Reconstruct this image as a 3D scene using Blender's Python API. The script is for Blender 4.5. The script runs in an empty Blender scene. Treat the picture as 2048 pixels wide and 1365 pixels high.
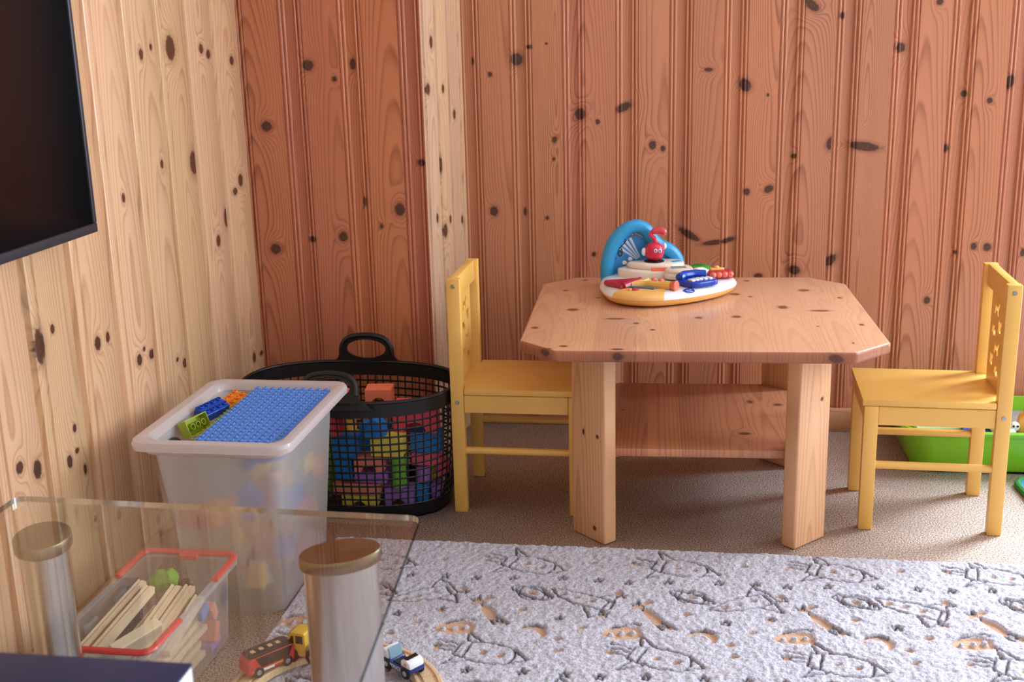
import bpy, bmesh, math, random
import numpy as np
from mathutils import Vector, Matrix, Euler

random.seed(7)
sc = bpy.context.scene
COL = sc.collection
PI = math.pi

# ------------------------------------------------------------------ camera
cam_d = bpy.data.cameras.new('camera')
cam = bpy.data.objects.new('camera', cam_d)
COL.objects.link(cam)
cam_d.sensor_fit = 'HORIZONTAL'
cam_d.sensor_width = 36.0
cam_d.lens = 2326.6 / 2048 * 36.0
YAW, PITCH, ROLL, CAMH = .1544, .2608, -.0258, 1.0405
_cy, _sy, _cp, _sp = math.cos(YAW), math.sin(YAW), math.cos(PITCH), math.sin(PITCH)
_d = Vector((-_sy * _cp, _cy * _cp, -_sp))
_r0 = Vector((_cy, _sy, 0))
_u0 = _r0.cross(_d)
_r = _r0 * math.cos(ROLL) + _u0 * math.sin(ROLL)
_u = -_r0 * math.sin(ROLL) + _u0 * math.cos(ROLL)
m = Matrix((_r, _u, -_d)).transposed().to_4x4()
m.translation = (0, 0, CAMH)
cam.matrix_world = m
cam_d.clip_start = .05
cam_d.dof.use_dof = True
cam_d.dof.focus_distance = 2.35
cam_d.dof.aperture_fstop = 6.3
sc.camera = cam

# ------------------------------------------------------------------ world, light, exposure
sc.view_settings.view_transform = 'Standard'
sc.view_settings.look = 'None'
sc.view_settings.gamma = 1.0
sc.view_settings.use_curve_mapping = False
sc.view_settings.exposure = -.18
w = bpy.data.worlds.new('room_ambient')
sc.world = w
w.use_nodes = True
bg = w.node_tree.nodes['Background']
bg.inputs[0].default_value = (1.0, .86, .76, 1)
bg.inputs[1].default_value = .62


def area(name, loc, target, sx, sy, power, color):
    l = bpy.data.lights.new(name, 'AREA')
    l.shape = 'RECTANGLE'
    l.size, l.size_y = sx, sy
    l.energy = power
    l.color = color
    o = bpy.data.objects.new(name, l)
    COL.objects.link(o)
    o.location = loc
    o.rotation_euler = (Vector(target) - Vector(loc)).to_track_quat('-Z', 'Y').to_euler()
    return o


# daylight outside the glazed balcony door in the back wall (right of the frame) and outside the window in the right wall
area('balcony_daylight', (1.62, 3.2, 1.0), (.9, 2.0, .7), .8, 1.8, 150, (.72, .86, 1.0))
area('window_daylight', (2.75, 1.75, 1.25), (0, 1.9, .55), 1.4, 1.2, 62, (.78, .90, 1.0))


# ------------------------------------------------------------------ helpers: materials
def lin(c):
    return tuple((x / 12.92 if x <= .04045 else ((x + .055) / 1.055) ** 2.4) for x in (v / 255 for v in c))


def c4(c):
    return (*lin(c), 1)


def new_mat(name):
    mt = bpy.data.materials.new(name)
    mt.use_nodes = True
    nt = mt.node_tree
    return mt, nt, nt.nodes['Principled BSDF']


def N(nt, typ, ins=None, **props):
    n = nt.nodes.new(typ)
    for k, v in props.items():
        setattr(n, k, v)
    for k, v in (ins or {}).items():
        if hasattr(v, 'bl_idname') or isinstance(v, bpy.types.NodeSocket):
            nt.links.new(v, n.inputs[k])
        else:
            n.inputs[k].default_value = v
    return n


def M(nt, op, a, b=None, c=None, clamp=False):
    n = nt.nodes.new('ShaderNodeMath')
    n.operation = op
    n.use_clamp = clamp
    for i, v in enumerate((a, b, c)):
        if v is None:
            continue
        if isinstance(v, bpy.types.NodeSocket):
            nt.links.new(v, n.inputs[i])
        else:
            n.inputs[i].default_value = v
    return n.outputs[0]


def V(nt, op, a, b=None):
    n = nt.nodes.new('ShaderNodeVectorMath')
    n.operation = op
    for i, v in enumerate((a, b)):
        if v is None:
            continue
        if isinstance(v, bpy.types.NodeSocket):
            nt.links.new(v, n.inputs[i])
        else:
            n.inputs[i].default_value = v
    return n.outputs[1] if op in ('LENGTH', 'DOT_PRODUCT') else n.outputs[0]


def mixc(nt, f, a, b, blend='MIX'):
    n = nt.nodes.new('ShaderNodeMix')
    n.data_type = 'RGBA'
    n.blend_type = blend
    for i, v in ((0, f), (6, a), (7, b)):
        if isinstance(v, bpy.types.NodeSocket):
            nt.links.new(v, n.inputs[i])
        else:
            n.inputs[i].default_value = v
    return n.outputs[2]


def sstep(nt, x, lo, hi):
    n = nt.nodes.new('ShaderNodeMapRange')
    n.interpolation_type = 'SMOOTHSTEP'
    nt.links.new(x, n.inputs[0])
    n.inputs[1].default_value = lo
    n.inputs[2].default_value = hi
    return n.outputs[0]


def bump(nt, b, h, strength, dist):
    n = N(nt, 'ShaderNodeBump', {'Strength': strength, 'Distance': dist, 'Height': h})
    nt.links.new(n.outputs[0], b.inputs['Normal'])


_plain = {}


def plastic(name, rgb, rough=.35, spec=.5, noise=0, coat=0, metal=0, nscale=40):
    if name in _plain:
        return _plain[name]
    mt, nt, b = new_mat(name)
    tc = N(nt, 'ShaderNodeTexCoord')
    no = N(nt, 'ShaderNodeTexNoise', {'Vector': tc.outputs['Object'], 'Scale': nscale, 'Detail': 3.0})
    c = c4(rgb)
    dk = tuple(v * (1 - .06 - noise) for v in c[:3]) + (1,)
    nt.links.new(mixc(nt, no.outputs[0], dk, c), b.inputs['Base Color'])
    b.inputs['Roughness'].default_value = rough
    b.inputs['Specular IOR Level'].default_value = spec
    b.inputs['Metallic'].default_value = metal
    if coat:
        b.inputs['Coat Weight'].default_value = coat
        b.inputs['Coat Roughness'].default_value = .12
    _plain[name] = mt
    return mt


def wood(name, ua, va, uc, early, late, knots=(), seed=0., freq=150., d0=.05, damp=.07, rough=.42, stave=0, vs=1.0, var=.12, knotcol=(64, 36, 27), tilt=0.):
    """Pine: rings of a slightly tilted log cut by the board plane, rings bent round every knot."""
    mt, nt, b = new_mat(name)
    tc = N(nt, 'ShaderNodeTexCoord')
    sx = N(nt, 'ShaderNodeSeparateXYZ', {0: tc.outputs['Object']})
    U, Vv = sx.outputs['XYZ'.index(ua)], sx.outputs['XYZ'.index(va)]
    u = M(nt, 'SUBTRACT', U, uc)
    sd = seed
    tone = None
    if stave:
        idx = M(nt, 'FLOOR', M(nt, 'DIVIDE', M(nt, 'ADD', u, stave * 20.5), stave))
        rnd = N(nt, 'ShaderNodeTexWhiteNoise', {'W': idx}, noise_dimensions='1D')
        tone = rnd.outputs[0]
        sd = M(nt, 'ADD', M(nt, 'MULTIPLY', tone, 37.), seed)
        u0 = M(nt, 'SUBTRACT', M(nt, 'MULTIPLY', M(nt, 'FRACT', M(nt, 'DIVIDE', M(nt, 'ADD', u, stave * 20.5), stave)), stave), stave * .5)
        ul = M(nt, 'ADD', u0, M(nt, 'MULTIPLY', M(nt, 'SUBTRACT', tone, .5), stave * 1.2))
    else:
        ul = u
    ww = M(nt, 'ADD', M(nt, 'MULTIPLY', Vv, .85 * vs), sd)
    n1 = N(nt, 'ShaderNodeTexNoise', {'W': ww, 'Scale': 1.0, 'Detail': 1.0}, noise_dimensions='1D')
    slope = .012 + .030 * ((seed * 7.31) % 1.0)
    d = M(nt, 'ADD', M(nt, 'MULTIPLY', M(nt, 'SUBTRACT', n1.outputs[0], .5), damp * .55), d0)
    d = M(nt, 'ADD', d, M(nt, 'MULTIPLY', Vv, slope if seed % 2 < 1.3 else -slope))
    cx = N(nt, 'ShaderNodeCombineXYZ', {0: M(nt, 'MULTIPLY', U, 16.), 1: M(nt, 'MULTIPLY', Vv, 1.1 * vs), 2: sd})
    n2 = N(nt, 'ShaderNodeTexNoise', {'Vector': cx.outputs[0], 'Scale': 1.0, 'Detail': 2.0})
    r = M(nt, 'SQRT', M(nt, 'ADD', M(nt, 'MULTIPLY', ul, ul), M(nt, 'MULTIPLY', d, d)))
    r = M(nt, 'ADD', r, M(nt, 'MULTIPLY', M(nt, 'SUBTRACT', n2.outputs[0], .5), .009))
    kd = None
    if knots:
        p = N(nt, 'ShaderNodeCombineXYZ', {0: U, 1: Vv}).outputs[0]
        nz = N(nt, 'ShaderNodeTexNoise', {'Vector': V(nt, 'MULTIPLY', p, (160, 160, 0)), 'Scale': 1.0, 'Detail': 1.0})
        for (ku, kv, ra, rb, ang) in knots:
            ca, sa = math.cos(math.radians(ang)), math.sin(math.radians(ang))
            q = V(nt, 'SUBTRACT', p, (ku, kv, 0))
            a = V(nt, 'DOT_PRODUCT', q, (ca / ra, sa / ra, 0))
            bb = V(nt, 'DOT_PRODUCT', q, (-sa / rb, ca / rb, 0))
            L = M(nt, 'SQRT', M(nt, 'ADD', M(nt, 'MULTIPLY', a, a), M(nt, 'MULTIPLY', bb, bb)))
            # rings bulge round the knot, further along the grain than across it
            g = M(nt, 'ADD', M(nt, 'MULTIPLY', a, a), M(nt, 'MULTIPLY', M(nt, 'MULTIPLY', bb, bb), .35))
            g1 = M(nt, 'ADD', 1.0, M(nt, 'MULTIPLY', g, .28))
            e = M(nt, 'DIVIDE', ra * 1.9, M(nt, 'MULTIPLY', g1, g1))
            r = M(nt, 'ADD', r, e)
            kd = L if kd is None else M(nt, 'MINIMUM', kd, L)
        kd = M(nt, 'ADD', kd, M(nt, 'MULTIPLY', M(nt, 'SUBTRACT', nz.outputs[0], .5), .45))
    f = M(nt, 'FRACT', M(nt, 'MULTIPLY', r, freq))
    rp = N(nt, 'ShaderNodeValToRGB', {0: f})
    cr = rp.color_ramp
    cr.elements[0].position = 0.0
    cr.elements[0].color = (0, 0, 0, 1)
    e1 = cr.elements.new(.55); e1.color = (.16, .16, .16, 1)
    e2 = cr.elements.new(.86); e2.color = (1, 1, 1, 1)
    cr.elements[-1].position = 1.0
    cr.elements[-1].color = (.08, .08, .08, 1)
    # lines fade in and out along the board
    n3 = N(nt, 'ShaderNodeTexNoise', {'Vector': N(nt, 'ShaderNodeCombineXYZ', {0: M(nt, 'MULTIPLY', U, 22.), 1: M(nt, 'MULTIPLY', Vv, 2.5 * vs), 2: sd}).outputs[0], 'Scale': 1.0, 'Detail': 2.0})
    n4 = N(nt, 'ShaderNodeTexNoise', {'Vector': N(nt, 'ShaderNodeCombineXYZ', {0: M(nt, 'MULTIPLY', U, 900.), 1: M(nt, 'MULTIPLY', Vv, 14. * vs), 2: sd}).outputs[0], 'Scale': 1.0, 'Detail': 2.0})
    lf = M(nt, 'MULTIPLY', rp.outputs[0], M(nt, 'MULTIPLY_ADD', n3.outputs[0], 1.25, -.08), clamp=True)
    ec, lc = c4(early), c4(late)
    base = mixc(nt, lf, ec, lc)
    base = mixc(nt, M(nt, 'MULTIPLY', M(nt, 'SUBTRACT', n3.outputs[0], .35), .9, clamp=True), base, tuple(v * .8 for v in lc[:3]) + (1,)) if var > .2 else base
    fib = M(nt, 'MULTIPLY_ADD', n4.outputs[0], .22, .89)
    fc = N(nt, 'ShaderNodeCombineColor', {0: fib, 1: fib, 2: fib})
    base = mixc(nt, 1.0, base, fc.outputs[0], 'MULTIPLY')
    if tone is not None:
        t = M(nt, 'MULTIPLY_ADD', tone, var * 2, 1 - var)
        base = mixc(nt, 1.0, base, N(nt, 'ShaderNodeCombineColor', {0: t, 1: M(nt, 'MULTIPLY', t, M(nt, 'MULTIPLY_ADD', tone, .06, .97)), 2: t}).outputs[0], 'MULTIPLY')
    if kd is not None:
        halo = sstep(nt, kd, 2.0, .8)
        base = mixc(nt, M(nt, 'MULTIPLY', halo, .42), base, tuple(v * .55 for v in lc[:3]) + (1,))
        kin = M(nt, 'FRACT', M(nt, 'MULTIPLY', kd, 2.3))
        kcol = mixc(nt, kin, c4(knotcol), tuple(v * 1.9 for v in c4(knotcol)[:3]) + (1,))
        base = mixc(nt, M(nt, 'MULTIPLY', sstep(nt, kd, 1.12, .82), .93), base, kcol)
    nt.links.new(base, b.inputs['Base Color'])
    b.inputs['Roughness'].default_value = rough
    b.inputs['Specular IOR Level'].default_value = .45
    bump(nt, b, M(nt, 'ADD', n4.outputs[0], M(nt, 'MULTIPLY', rp.outputs[0], .5)), .10, .002)
    return mt


# ------------------------------------------------------------------ helpers: geometry
class MB:
    def __init__(self):
        self.bm = bmesh.new()

    def add(self, bm2, mat=None, mi=0):
        vm = {}
        for v in bm2.verts:
            vm[v] = self.bm.verts.new(mat @ v.co if mat else v.co)
        for f in bm2.faces:
            try:
                nf = self.bm.faces.new([vm[v] for v in f.verts])
                nf.material_index = f.material_index or mi
                nf.smooth = True
            except ValueError:
                pass
        bm2.free()
        return self

    def box(self, c, s, rot=None, bevel=0., seg=2, mi=0):
        b = bmesh.new()
        bmesh.ops.create_cube(b, size=1)
        bmesh.ops.scale(b, vec=Vector(s), verts=b.verts)
        if bevel:
            bmesh.ops.bevel(b, geom=list(b.edges), offset=bevel, segments=seg, profile=.5, affect='EDGES')
        mt = Matrix.Translation(Vector(c)) @ (rot if rot is not None else Matrix.Identity(4))
        return self.add(b, mt, mi)

    def span(self, a, b, bevel=0., seg=2, mi=0):
        return self.box([(x + y) / 2 for x, y in zip(a, b)], [abs(y - x) for x, y in zip(a, b)], None, bevel, seg, mi)

    def loft(self, rings, cap0=True, cap1=True, mi=0, closed=True, loop=False):
        vs = [[self.bm.verts.new(p) for p in r] for r in rings]
        n = len(vs[0])
        pairs = list(zip(vs, vs[1:])) + ([(vs[-1], vs[0])] if loop else [])
        for A, B in pairs:
            for i in range(n if closed else n - 1):
                j = (i + 1) % n
                try:
                    f = self.bm.faces.new((A[i], A[j], B[j], B[i]))
                    f.smooth = True
                    f.material_index = mi
                except ValueError:
                    pass
        for flag, R, rev in ((cap0, vs[0], True), (cap1, vs[-1], False)):
            if flag and not loop:
                f = self.bm.faces.new(R[::-1] if rev else R)
                f.material_index = mi
                f.smooth = True
        return self

    def cyl(self, p0, p1, r0, r1=None, n=20, mi=0, bevel=0.):
        r1 = r0 if r1 is None else r1
        p0, p1 = Vector(p0), Vector(p1)
        ax = (p1 - p0)
        q = ax.to_track_quat('Z', 'Y').to_matrix()
        L = ax.length
        prof = [(r0, 0), (r1, L)] if not bevel else [(r0 - bevel, 0), (r0, bevel), (r1, L - bevel), (r1 - bevel, L)]
        rings = [[p0 + q @ Vector((r * math.cos(2 * PI * i / n), r * math.sin(2 * PI * i / n), z)) for i in range(n)] for r, z in prof]
        return self.loft(rings, mi=mi)

    def lathe(self, prof, mat=None, n=28, mi=0, cap0=True, cap1=True):
        mat = mat or Matrix.Identity(4)
        rings = [[mat @ Vector((max(r, 1e-5) * math.cos(2 * PI * i / n), max(r, 1e-5) * math.sin(2 * PI * i / n), z)) for i in range(n)] for r, z in prof]
        return self.loft(rings, cap0, cap1, mi)

    def tube(self, path, r, n=8, closed=False, mi=0, ry=None, up=None):
        """sweep an ellipse (r along the side, ry along the up) along path"""
        P = [Vector(p) for p in path]
        m_ = len(P)
        rings = []
        upv = Vector(up) if up else None
        prev = None
        for i in range(m_):
            t = (P[(i + 1) % m_] - P[i - 1]) if closed else (P[min(i + 1, m_ - 1)] - P[max(i - 1, 0)])
            t.normalize()
            ref = upv or prev or (Vector((0, 0, 1)) if abs(t.z) < .9 else Vector((1, 0, 0)))
            side = t.cross(ref)
            if side.length < 1e-6:
                side = t.cross(Vector((.3, .5, .8)))
            side.normalize()
            u2 = side.cross(t).normalized()
            if not upv:
                prev = u2
            rr = r[i] if isinstance(r, (list, tuple)) else r
            r2 = rr if ry is None else ry
            rings.append([P[i] + side * (rr * math.cos(2 * PI * k / n)) + u2 * (r2 * math.sin(2 * PI * k / n)) for k in range(n)])
        return self.loft(rings, mi=mi, loop=closed)

    def prism(self, poly, z0, z1, mat=None, bevel=0., seg=2, mi=0, edges='all'):
        b = bmesh.new()
        vs = [b.verts.new((x, y, z0)) for x, y in poly]
        f = b.faces.new(vs)
        if f.normal.z > 0:
            f.normal_flip()
        ret = bmesh.ops.extrude_face_region(b, geom=[f])
        nv = [g for g in ret['geom'] if isinstance(g, bmesh.types.BMVert)]
        bmesh.ops.translate(b, vec=(0, 0, z1 - z0), verts=nv)
        b.normal_update()
        bmesh.ops.recalc_face_normals(b, faces=b.faces)
        if bevel:
            es = [e for e in b.edges if edges == 'all' or abs(e.verts[0].co.z - e.verts[1].co.z) < 1e-6]
            bmesh.ops.bevel(b, geom=es, offset=bevel, segments=seg, profile=.5, affect='EDGES')
        return self.add(b, mat, mi)

    def ball(self, c, s, n=16, mi=0, rot=None):
        b = bmesh.new()
        bmesh.ops.create_uvsphere(b, u_segments=n, v_segments=max(6, n // 2), radius=1)
        mt = Matrix.Translation(Vector(c)) @ (rot or Matrix.Identity(4)) @ Matrix.Diagonal((*s, 1))
        return self.add(b, mt, mi)

    def build(self, name, mats, parent=None, loc=None, rot=None, smooth=35):
        me = bpy.data.meshes.new(name)
        bmesh.ops.recalc_face_normals(self.bm, faces=self.bm.faces)
        self.bm.to_mesh(me)
        self.bm.free()
        for mt in (mats if isinstance(mats, (list, tuple)) else [mats]):
            me.materials.append(mt)
        if smooth:
            me.set_sharp_from_angle(angle=math.radians(smooth))
        o = bpy.data.objects.new(name, me)
        COL.objects.link(o)
        if parent:
            o.parent = parent
        if loc:
            o.location = loc
        if rot:
            o.rotation_euler = rot
        return o


def tag(o, label, cat, group=None):
    o['label'] = label
    o['category'] = cat
    if group:
        o['group'] = group
    return o


def thing(name, label, cat, loc=(0, 0, 0), rz=0., group=None, rot=None):
    o = bpy.data.objects.new(name, None)
    o.empty_display_size = .05
    COL.objects.link(o)
    o.location = loc
    o.rotation_euler = rot or (0, 0, rz)
    return tag(o, label, cat, group)


def struct(o):
    o['kind'] = 'structure'
    return o


def copy_thing(root, label, loc=None, rot=None, name=None):
    r = root.copy()
    COL.objects.link(r)
    r['label'] = label
    if loc is not None:
        r.location = loc
    if rot is not None:
        r.rotation_euler = rot
    for ch in list(root.children):
        c = ch.copy()
        COL.objects.link(c)
        c.parent = r
        for g in list(ch.children):
            d = g.copy()
            COL.objects.link(d)
            d.parent = c
    return r


def Rz(a):
    return Matrix.Rotation(a, 4, 'Z')


def Rx(a):
    return Matrix.Rotation(a, 4, 'X')


def Ry(a):
    return Matrix.Rotation(a, 4, 'Y')


def T(*v):
    return Matrix.Translation(Vector(v))


def catmull(pts, per=8, closed=True):
    n = len(pts)
    out = []
    rng = n if closed else n - 1
    for i in range(rng):
        g = lambda k: Vector(pts[k % n]) if closed else Vector(pts[max(0, min(n - 1, k))])
        p0, p1, p2, p3 = g(i - 1), g(i), g(i + 1), g(i + 2)
        for s in range(per):
            t = s / per
            out.append(.5 * ((2 * p1) + (-p0 + p2) * t + (2 * p0 - 5 * p1 + 4 * p2 - p3) * t * t + (-p0 + 3 * p1 - 3 * p2 + p3) * t ** 3))
    if not closed:
        out.append(Vector(pts[-1]))
    return out


def rrect(hx, hy, r, z, k=5, c=(0, 0)):
    P = []
    for sx, sy, a0 in ((1, 1, 0), (-1, 1, PI / 2), (-1, -1, PI), (1, -1, 1.5 * PI)):
        for i in range(k + 1):
            a = a0 + PI / 2 * i / k
            P.append(Vector((c[0] + sx * (hx - r) + r * math.cos(a), c[1] + sy * (hy - r) + r * math.sin(a), z)))
    return P


def holed_plate(name, outer, holes, depth, mat, parent=None):
    """extruded 2D outline with holes -> mesh (XY plane, thickness along Z)"""
    cu = bpy.data.curves.new(name, 'CURVE')
    cu.dimensions = '2D'
    cu.fill_mode = 'BOTH'
    cu.extrude = depth / 2
    for poly in [outer] + holes:
        sp = cu.splines.new('POLY')
        sp.points.add(len(poly) - 1)
        for p, (x, y) in zip(sp.points, poly):
            p.co = (x, y, 0, 1)
        sp.use_cyclic_u = True
    tmp = bpy.data.objects.new(name, cu)
    COL.objects.link(tmp)
    bpy.context.view_layer.update()
    me = bpy.data.meshes.new_from_object(tmp.evaluated_get(bpy.context.evaluated_depsgraph_get()))
    bpy.data.objects.remove(tmp)
    bpy.data.curves.remove(cu)
    me.materials.clear()
    me.materials.append(mat)
    o = bpy.data.objects.new(name, me)
    COL.objects.link(o)
    if parent:
        o.parent = parent
    return o


def text_mesh(name, s, size, mat, parent, mtx, depth=.0004, align='CENTER'):
    cu = bpy.data.curves.new(name, 'FONT')
    cu.body = s
    cu.size = size
    cu.extrude = depth
    cu.align_x = align
    cu.align_y = 'CENTER'
    tmp = bpy.data.objects.new(name, cu)
    COL.objects.link(tmp)
    bpy.context.view_layer.update()
    me = bpy.data.meshes.new_from_object(tmp.evaluated_get(bpy.context.evaluated_depsgraph_get()))
    bpy.data.objects.remove(tmp)
    bpy.data.curves.remove(cu)
    me.transform(mtx)
    me.materials.clear()
    me.materials.append(mat)
    o = bpy.data.objects.new(name, me)
    COL.objects.link(o)
    o.parent = parent
    return o


# ------------------------------------------------------------------ the room
BACK_KNOTS = [(-0.55,0.968,0.0039,0.0099,0),(-0.506,0.934,0.0058,0.0062,0),(-0.437,0.97,0.0153,0.016,20),(-0.404,1.0,0.0076,0.0049,0),(-0.36,1.007,0.0032,0.003,0),(-0.343,0.767,0.0065,0.0089,-20),(-0.346,0.718,0.0045,0.0045,0),(-0.277,0.831,0.014,0.015,-30),(-0.232,0.811,0.0057,0.0063,0),(-0.167,0.846,0.0201,0.0099,25),(-0.093,0.751,0.0088,0.0113,0),(-0.067,0.742,0.0063,0.0076,0),(0.044,0.935,0.011,0.0048,0),(-0.506,0.583,0.0113,0.0132,0),(-0.424,0.581,0.004,0.0105,0),(-0.365,0.565,0.0046,0.0053,0),(-0.244,0.469,0.0052,0.006,0),(-0.205,0.466,0.0091,0.0093,0),(0.288,1.082,0.02,0.0105,-42),(0.36,1.056,0.0059,0.0082,0),(0.134,0.896,0.0134,0.017,30),(0.19,0.871,0.003,0.0043,0),(0.5,0.978,0.0116,0.0117,0),(0.584,1.082,0.008,0.008,0),(0.757,0.892,0.0103,0.0177,-15),(0.655,0.866,0.0069,0.0083,0),(0.715,0.849,0.0069,0.0071,0),(0.347,0.752,0.0108,0.0173,-20),(0.427,0.742,0.0358,0.0111,-8),(0.258,0.72,0.0061,0.0062,0),(0.619,0.736,0.0082,0.0098,0),(0.145,0.631,0.0075,0.0089,0),(0.199,0.638,0.0124,0.0089,35),(0.27,0.429,0.015,0.0118,-15),(0.358,0.455,0.0185,0.0117,45),(0.704,0.492,0.0071,0.0089,0),(0.736,0.49,0.0095,0.0101,0),(0.601,0.353,0.0079,0.0098,0),(0.18,0.414,0.0114,0.0066,0),(0.1,0.506,0.0177,0.0065,15),(0.002,0.521,0.0305,0.0091,-30),(0.068,0.501,0.0329,0.0065,8),(0.661,0.477,0.0048,0.0051,0),(0.821,0.477,0.0059,0.0101,0)]
RED_KNOTS = [(-0.9,0.973,0.0136,0.0128,0),(-0.837,0.94,0.0061,0.0064,0),(-0.792,0.973,0.0073,0.0138,0),(-1.014,0.831,0.0133,0.0126,0),(-0.781,0.647,0.005,0.0122,0),(-0.693,0.628,0.0131,0.0153,0),(-0.741,0.587,0.005,0.0062,0),(-1.015,0.53,0.0136,0.0133,0),(-0.918,0.554,0.0077,0.0075,0),(-0.839,0.561,0.0114,0.0125,0),(-0.635,0.74,0.0098,0.0083,0)]
LEFT_KNOTS = [(2.225,1.014,0.0087,0.0117,0),(2.271,1.027,0.0056,0.007,0),(2.362,1.023,0.022,0.0258,0),(2.52,1.019,0.011,0.011,0),(2.557,1.006,0.0113,0.01,0),(2.692,0.989,0.0125,0.0105,0),(2.268,0.794,0.007,0.0092,0),(2.426,0.779,0.0212,0.0261,0),(2.088,0.749,0.007,0.0095,0),(2.155,0.728,0.0064,0.0089,0),(2.684,0.708,0.0144,0.0156,0),(2.645,0.686,0.0141,0.0095,0),(2.579,0.634,0.0151,0.0234,0),(2.52,0.589,0.0116,0.0138,0),(1.785,0.568,0.0063,0.0085,0),(1.928,0.504,0.0111,0.0138,0),(1.967,0.505,0.0076,0.0103,0),(1.74,0.549,0.0153,0.0318,0),(1.713,0.63,0.0087,0.0212,0),(2.08,0.429,0.0107,0.0119,0),(2.104,0.445,0.0054,0.005,0),(2.135,0.426,0.0134,0.0101,0),(2.247,0.382,0.0062,0.0053,0),(2.283,0.365,0.0127,0.0108,0),(2.676,0.265,0.0103,0.0138,0),(2.726,0.263,0.0106,0.0064,0),(1.814,0.379,0.006,0.008,0),(1.636,0.373,0.0102,0.0106,0),(1.685,0.351,0.0123,0.0168,0),(1.785,0.327,0.0085,0.0124,0),(1.813,0.337,0.0069,0.0054,0),(1.832,0.294,0.0054,0.0091,0),(1.93,0.164,0.0081,0.0087,0),(2.085,0.085,0.007,0.0083,0),(1.845,0.192,0.0056,0.0055,0)]
RET_KNOTS = [(2.802,1.019,0.0093,0.0151,0),(2.771,0.911,0.0123,0.014,0),(2.866,0.907,0.0082,0.0108,0),(2.935,0.84,0.0086,0.0124,0),(2.832,0.724,0.0098,0.022,0),(2.797,0.597,0.0065,0.0123,0),(2.846,0.558,0.0135,0.0176,0),(2.882,0.581,0.0069,0.0114,0),(2.964,0.567,0.0072,0.0117,0)]
XL, YB, YR = -1.0705, 3.0, 2.738
HW = 2.35


def arc_pts(u0, u1, d, h, n=5):
    """half-round bead from u0 to u1, feet at depth d, crown h proud of d"""
    return [((u0 + u1) / 2 - (u1 - u0) / 2 * math.cos(PI * i / n), -d + h * math.sin(PI * i / n)) for i in range(n + 1)]


BEADED = [(0, 0), (.0012, -.003)] + arc_pts(.003, .0105, .003, .003) + [(.0115, -.004)] + arc_pts(.0125, .0195, .0045, .003) + [(.021, -.008), (.0395, -.008)] + arc_pts(.041, .0485, .0055, .0045) + [(.0497, -.004)] + arc_pts(.051, .0575, .003, .0028) + [(.0587, -.003), (.0605, 0)]
PLAIN = [(0, -.0105), (.0012, -.0105), (.0055, -.0014)] + arc_pts(.0062, .026, .0014, .0016, 6) + [(.0272, -.0034), (.0285, -.0034), (.031, 0), (.1289, 0), (.1455, -.0100)]
SLIM = [(0, -.008), (.001, -.008), (.0038, 0), (.066, 0), (.0742, -.0075)]


def panel_wall(name, start, pitch, prof, u_lo, u_hi, place, mats_by_board, z0=0., z1=HW):
    """vertical boards: profile repeated from u_lo to u_hi; place(u, depth, z) -> xyz; one material slot per board"""
    pts = []
    k0 = math.floor((u_lo - start) / pitch) - 1
    k1 = math.ceil((u_hi - start) / pitch) + 1
    for k in range(k0, k1):
        for (u, dpt) in prof:
            uu = start + k * pitch + u
            if u_lo < uu < u_hi:
                pts.append((uu, dpt))
    pts = [(u_lo, 0)] + pts + [(u_hi, 0)]
    bm = bmesh.new()
    lo = [bm.verts.new(place(u, d_, z0)) for u, d_ in pts]
    hi = [bm.verts.new(place(u, d_, z1)) for u, d_ in pts]
    ks = []
    mats = []
    for i in range(len(pts) - 1):
        f = bm.faces.new((lo[i], lo[i + 1], hi[i + 1], hi[i]))
        k = math.floor(((pts[i][0] + pts[i + 1][0]) / 2 - start) / pitch)
        if k not in ks:
            ks.append(k)
            mats.append(mats_by_board(k, start + k * pitch, pitch))
        f.material_index = ks.index(k)
        f.smooth = True
    me = bpy.data.meshes.new(name)
    bm.to_mesh(me)
    bm.free()
    for mt in mats:
        me.materials.append(mt)
    me.set_sharp_from_angle(angle=math.radians(40))
    o = bpy.data.objects.new(name, me)
    COL.objects.link(o)
    return struct(o)


rs = random.Random(3)


def board_mats(prefix, ua, knots, early, late, freq=150, flat0=0., vis=(-9, 9), z_only=None):
    plain = {}

    def f(k, u0, pitch):
        mid = u0 + pitch * .5 + flat0
        if not (vis[0] < mid < vis[1]):
            if 'p' not in plain:
                plain['p'] = wood(prefix + '_hidden', ua, 'Z', mid, early, late, (), 5.)
            return plain['p']
        ks = [q for q in knots if u0 <= q[0] < u0 + pitch]
        j = lambda c, a: tuple(max(0, min(255, v * a)) for v in c)
        a = 1 + rs.uniform(-.045, .045)
        e = j(early, a)
        e = (e[0], e[1] * (1 + rs.uniform(-.02, .02)), e[2] * (1 + rs.uniform(-.04, .04)))
        return wood('%s_board' % prefix, ua, 'Z', mid + rs.choice((-1, 1)) * rs.uniform(.0, .055), e, j(late, a), ks, rs.uniform(0, 90), freq * rs.uniform(.9, 1.25), rs.uniform(.02, .06), rs.uniform(.03, .07), rough=.25)
    return f


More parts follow.
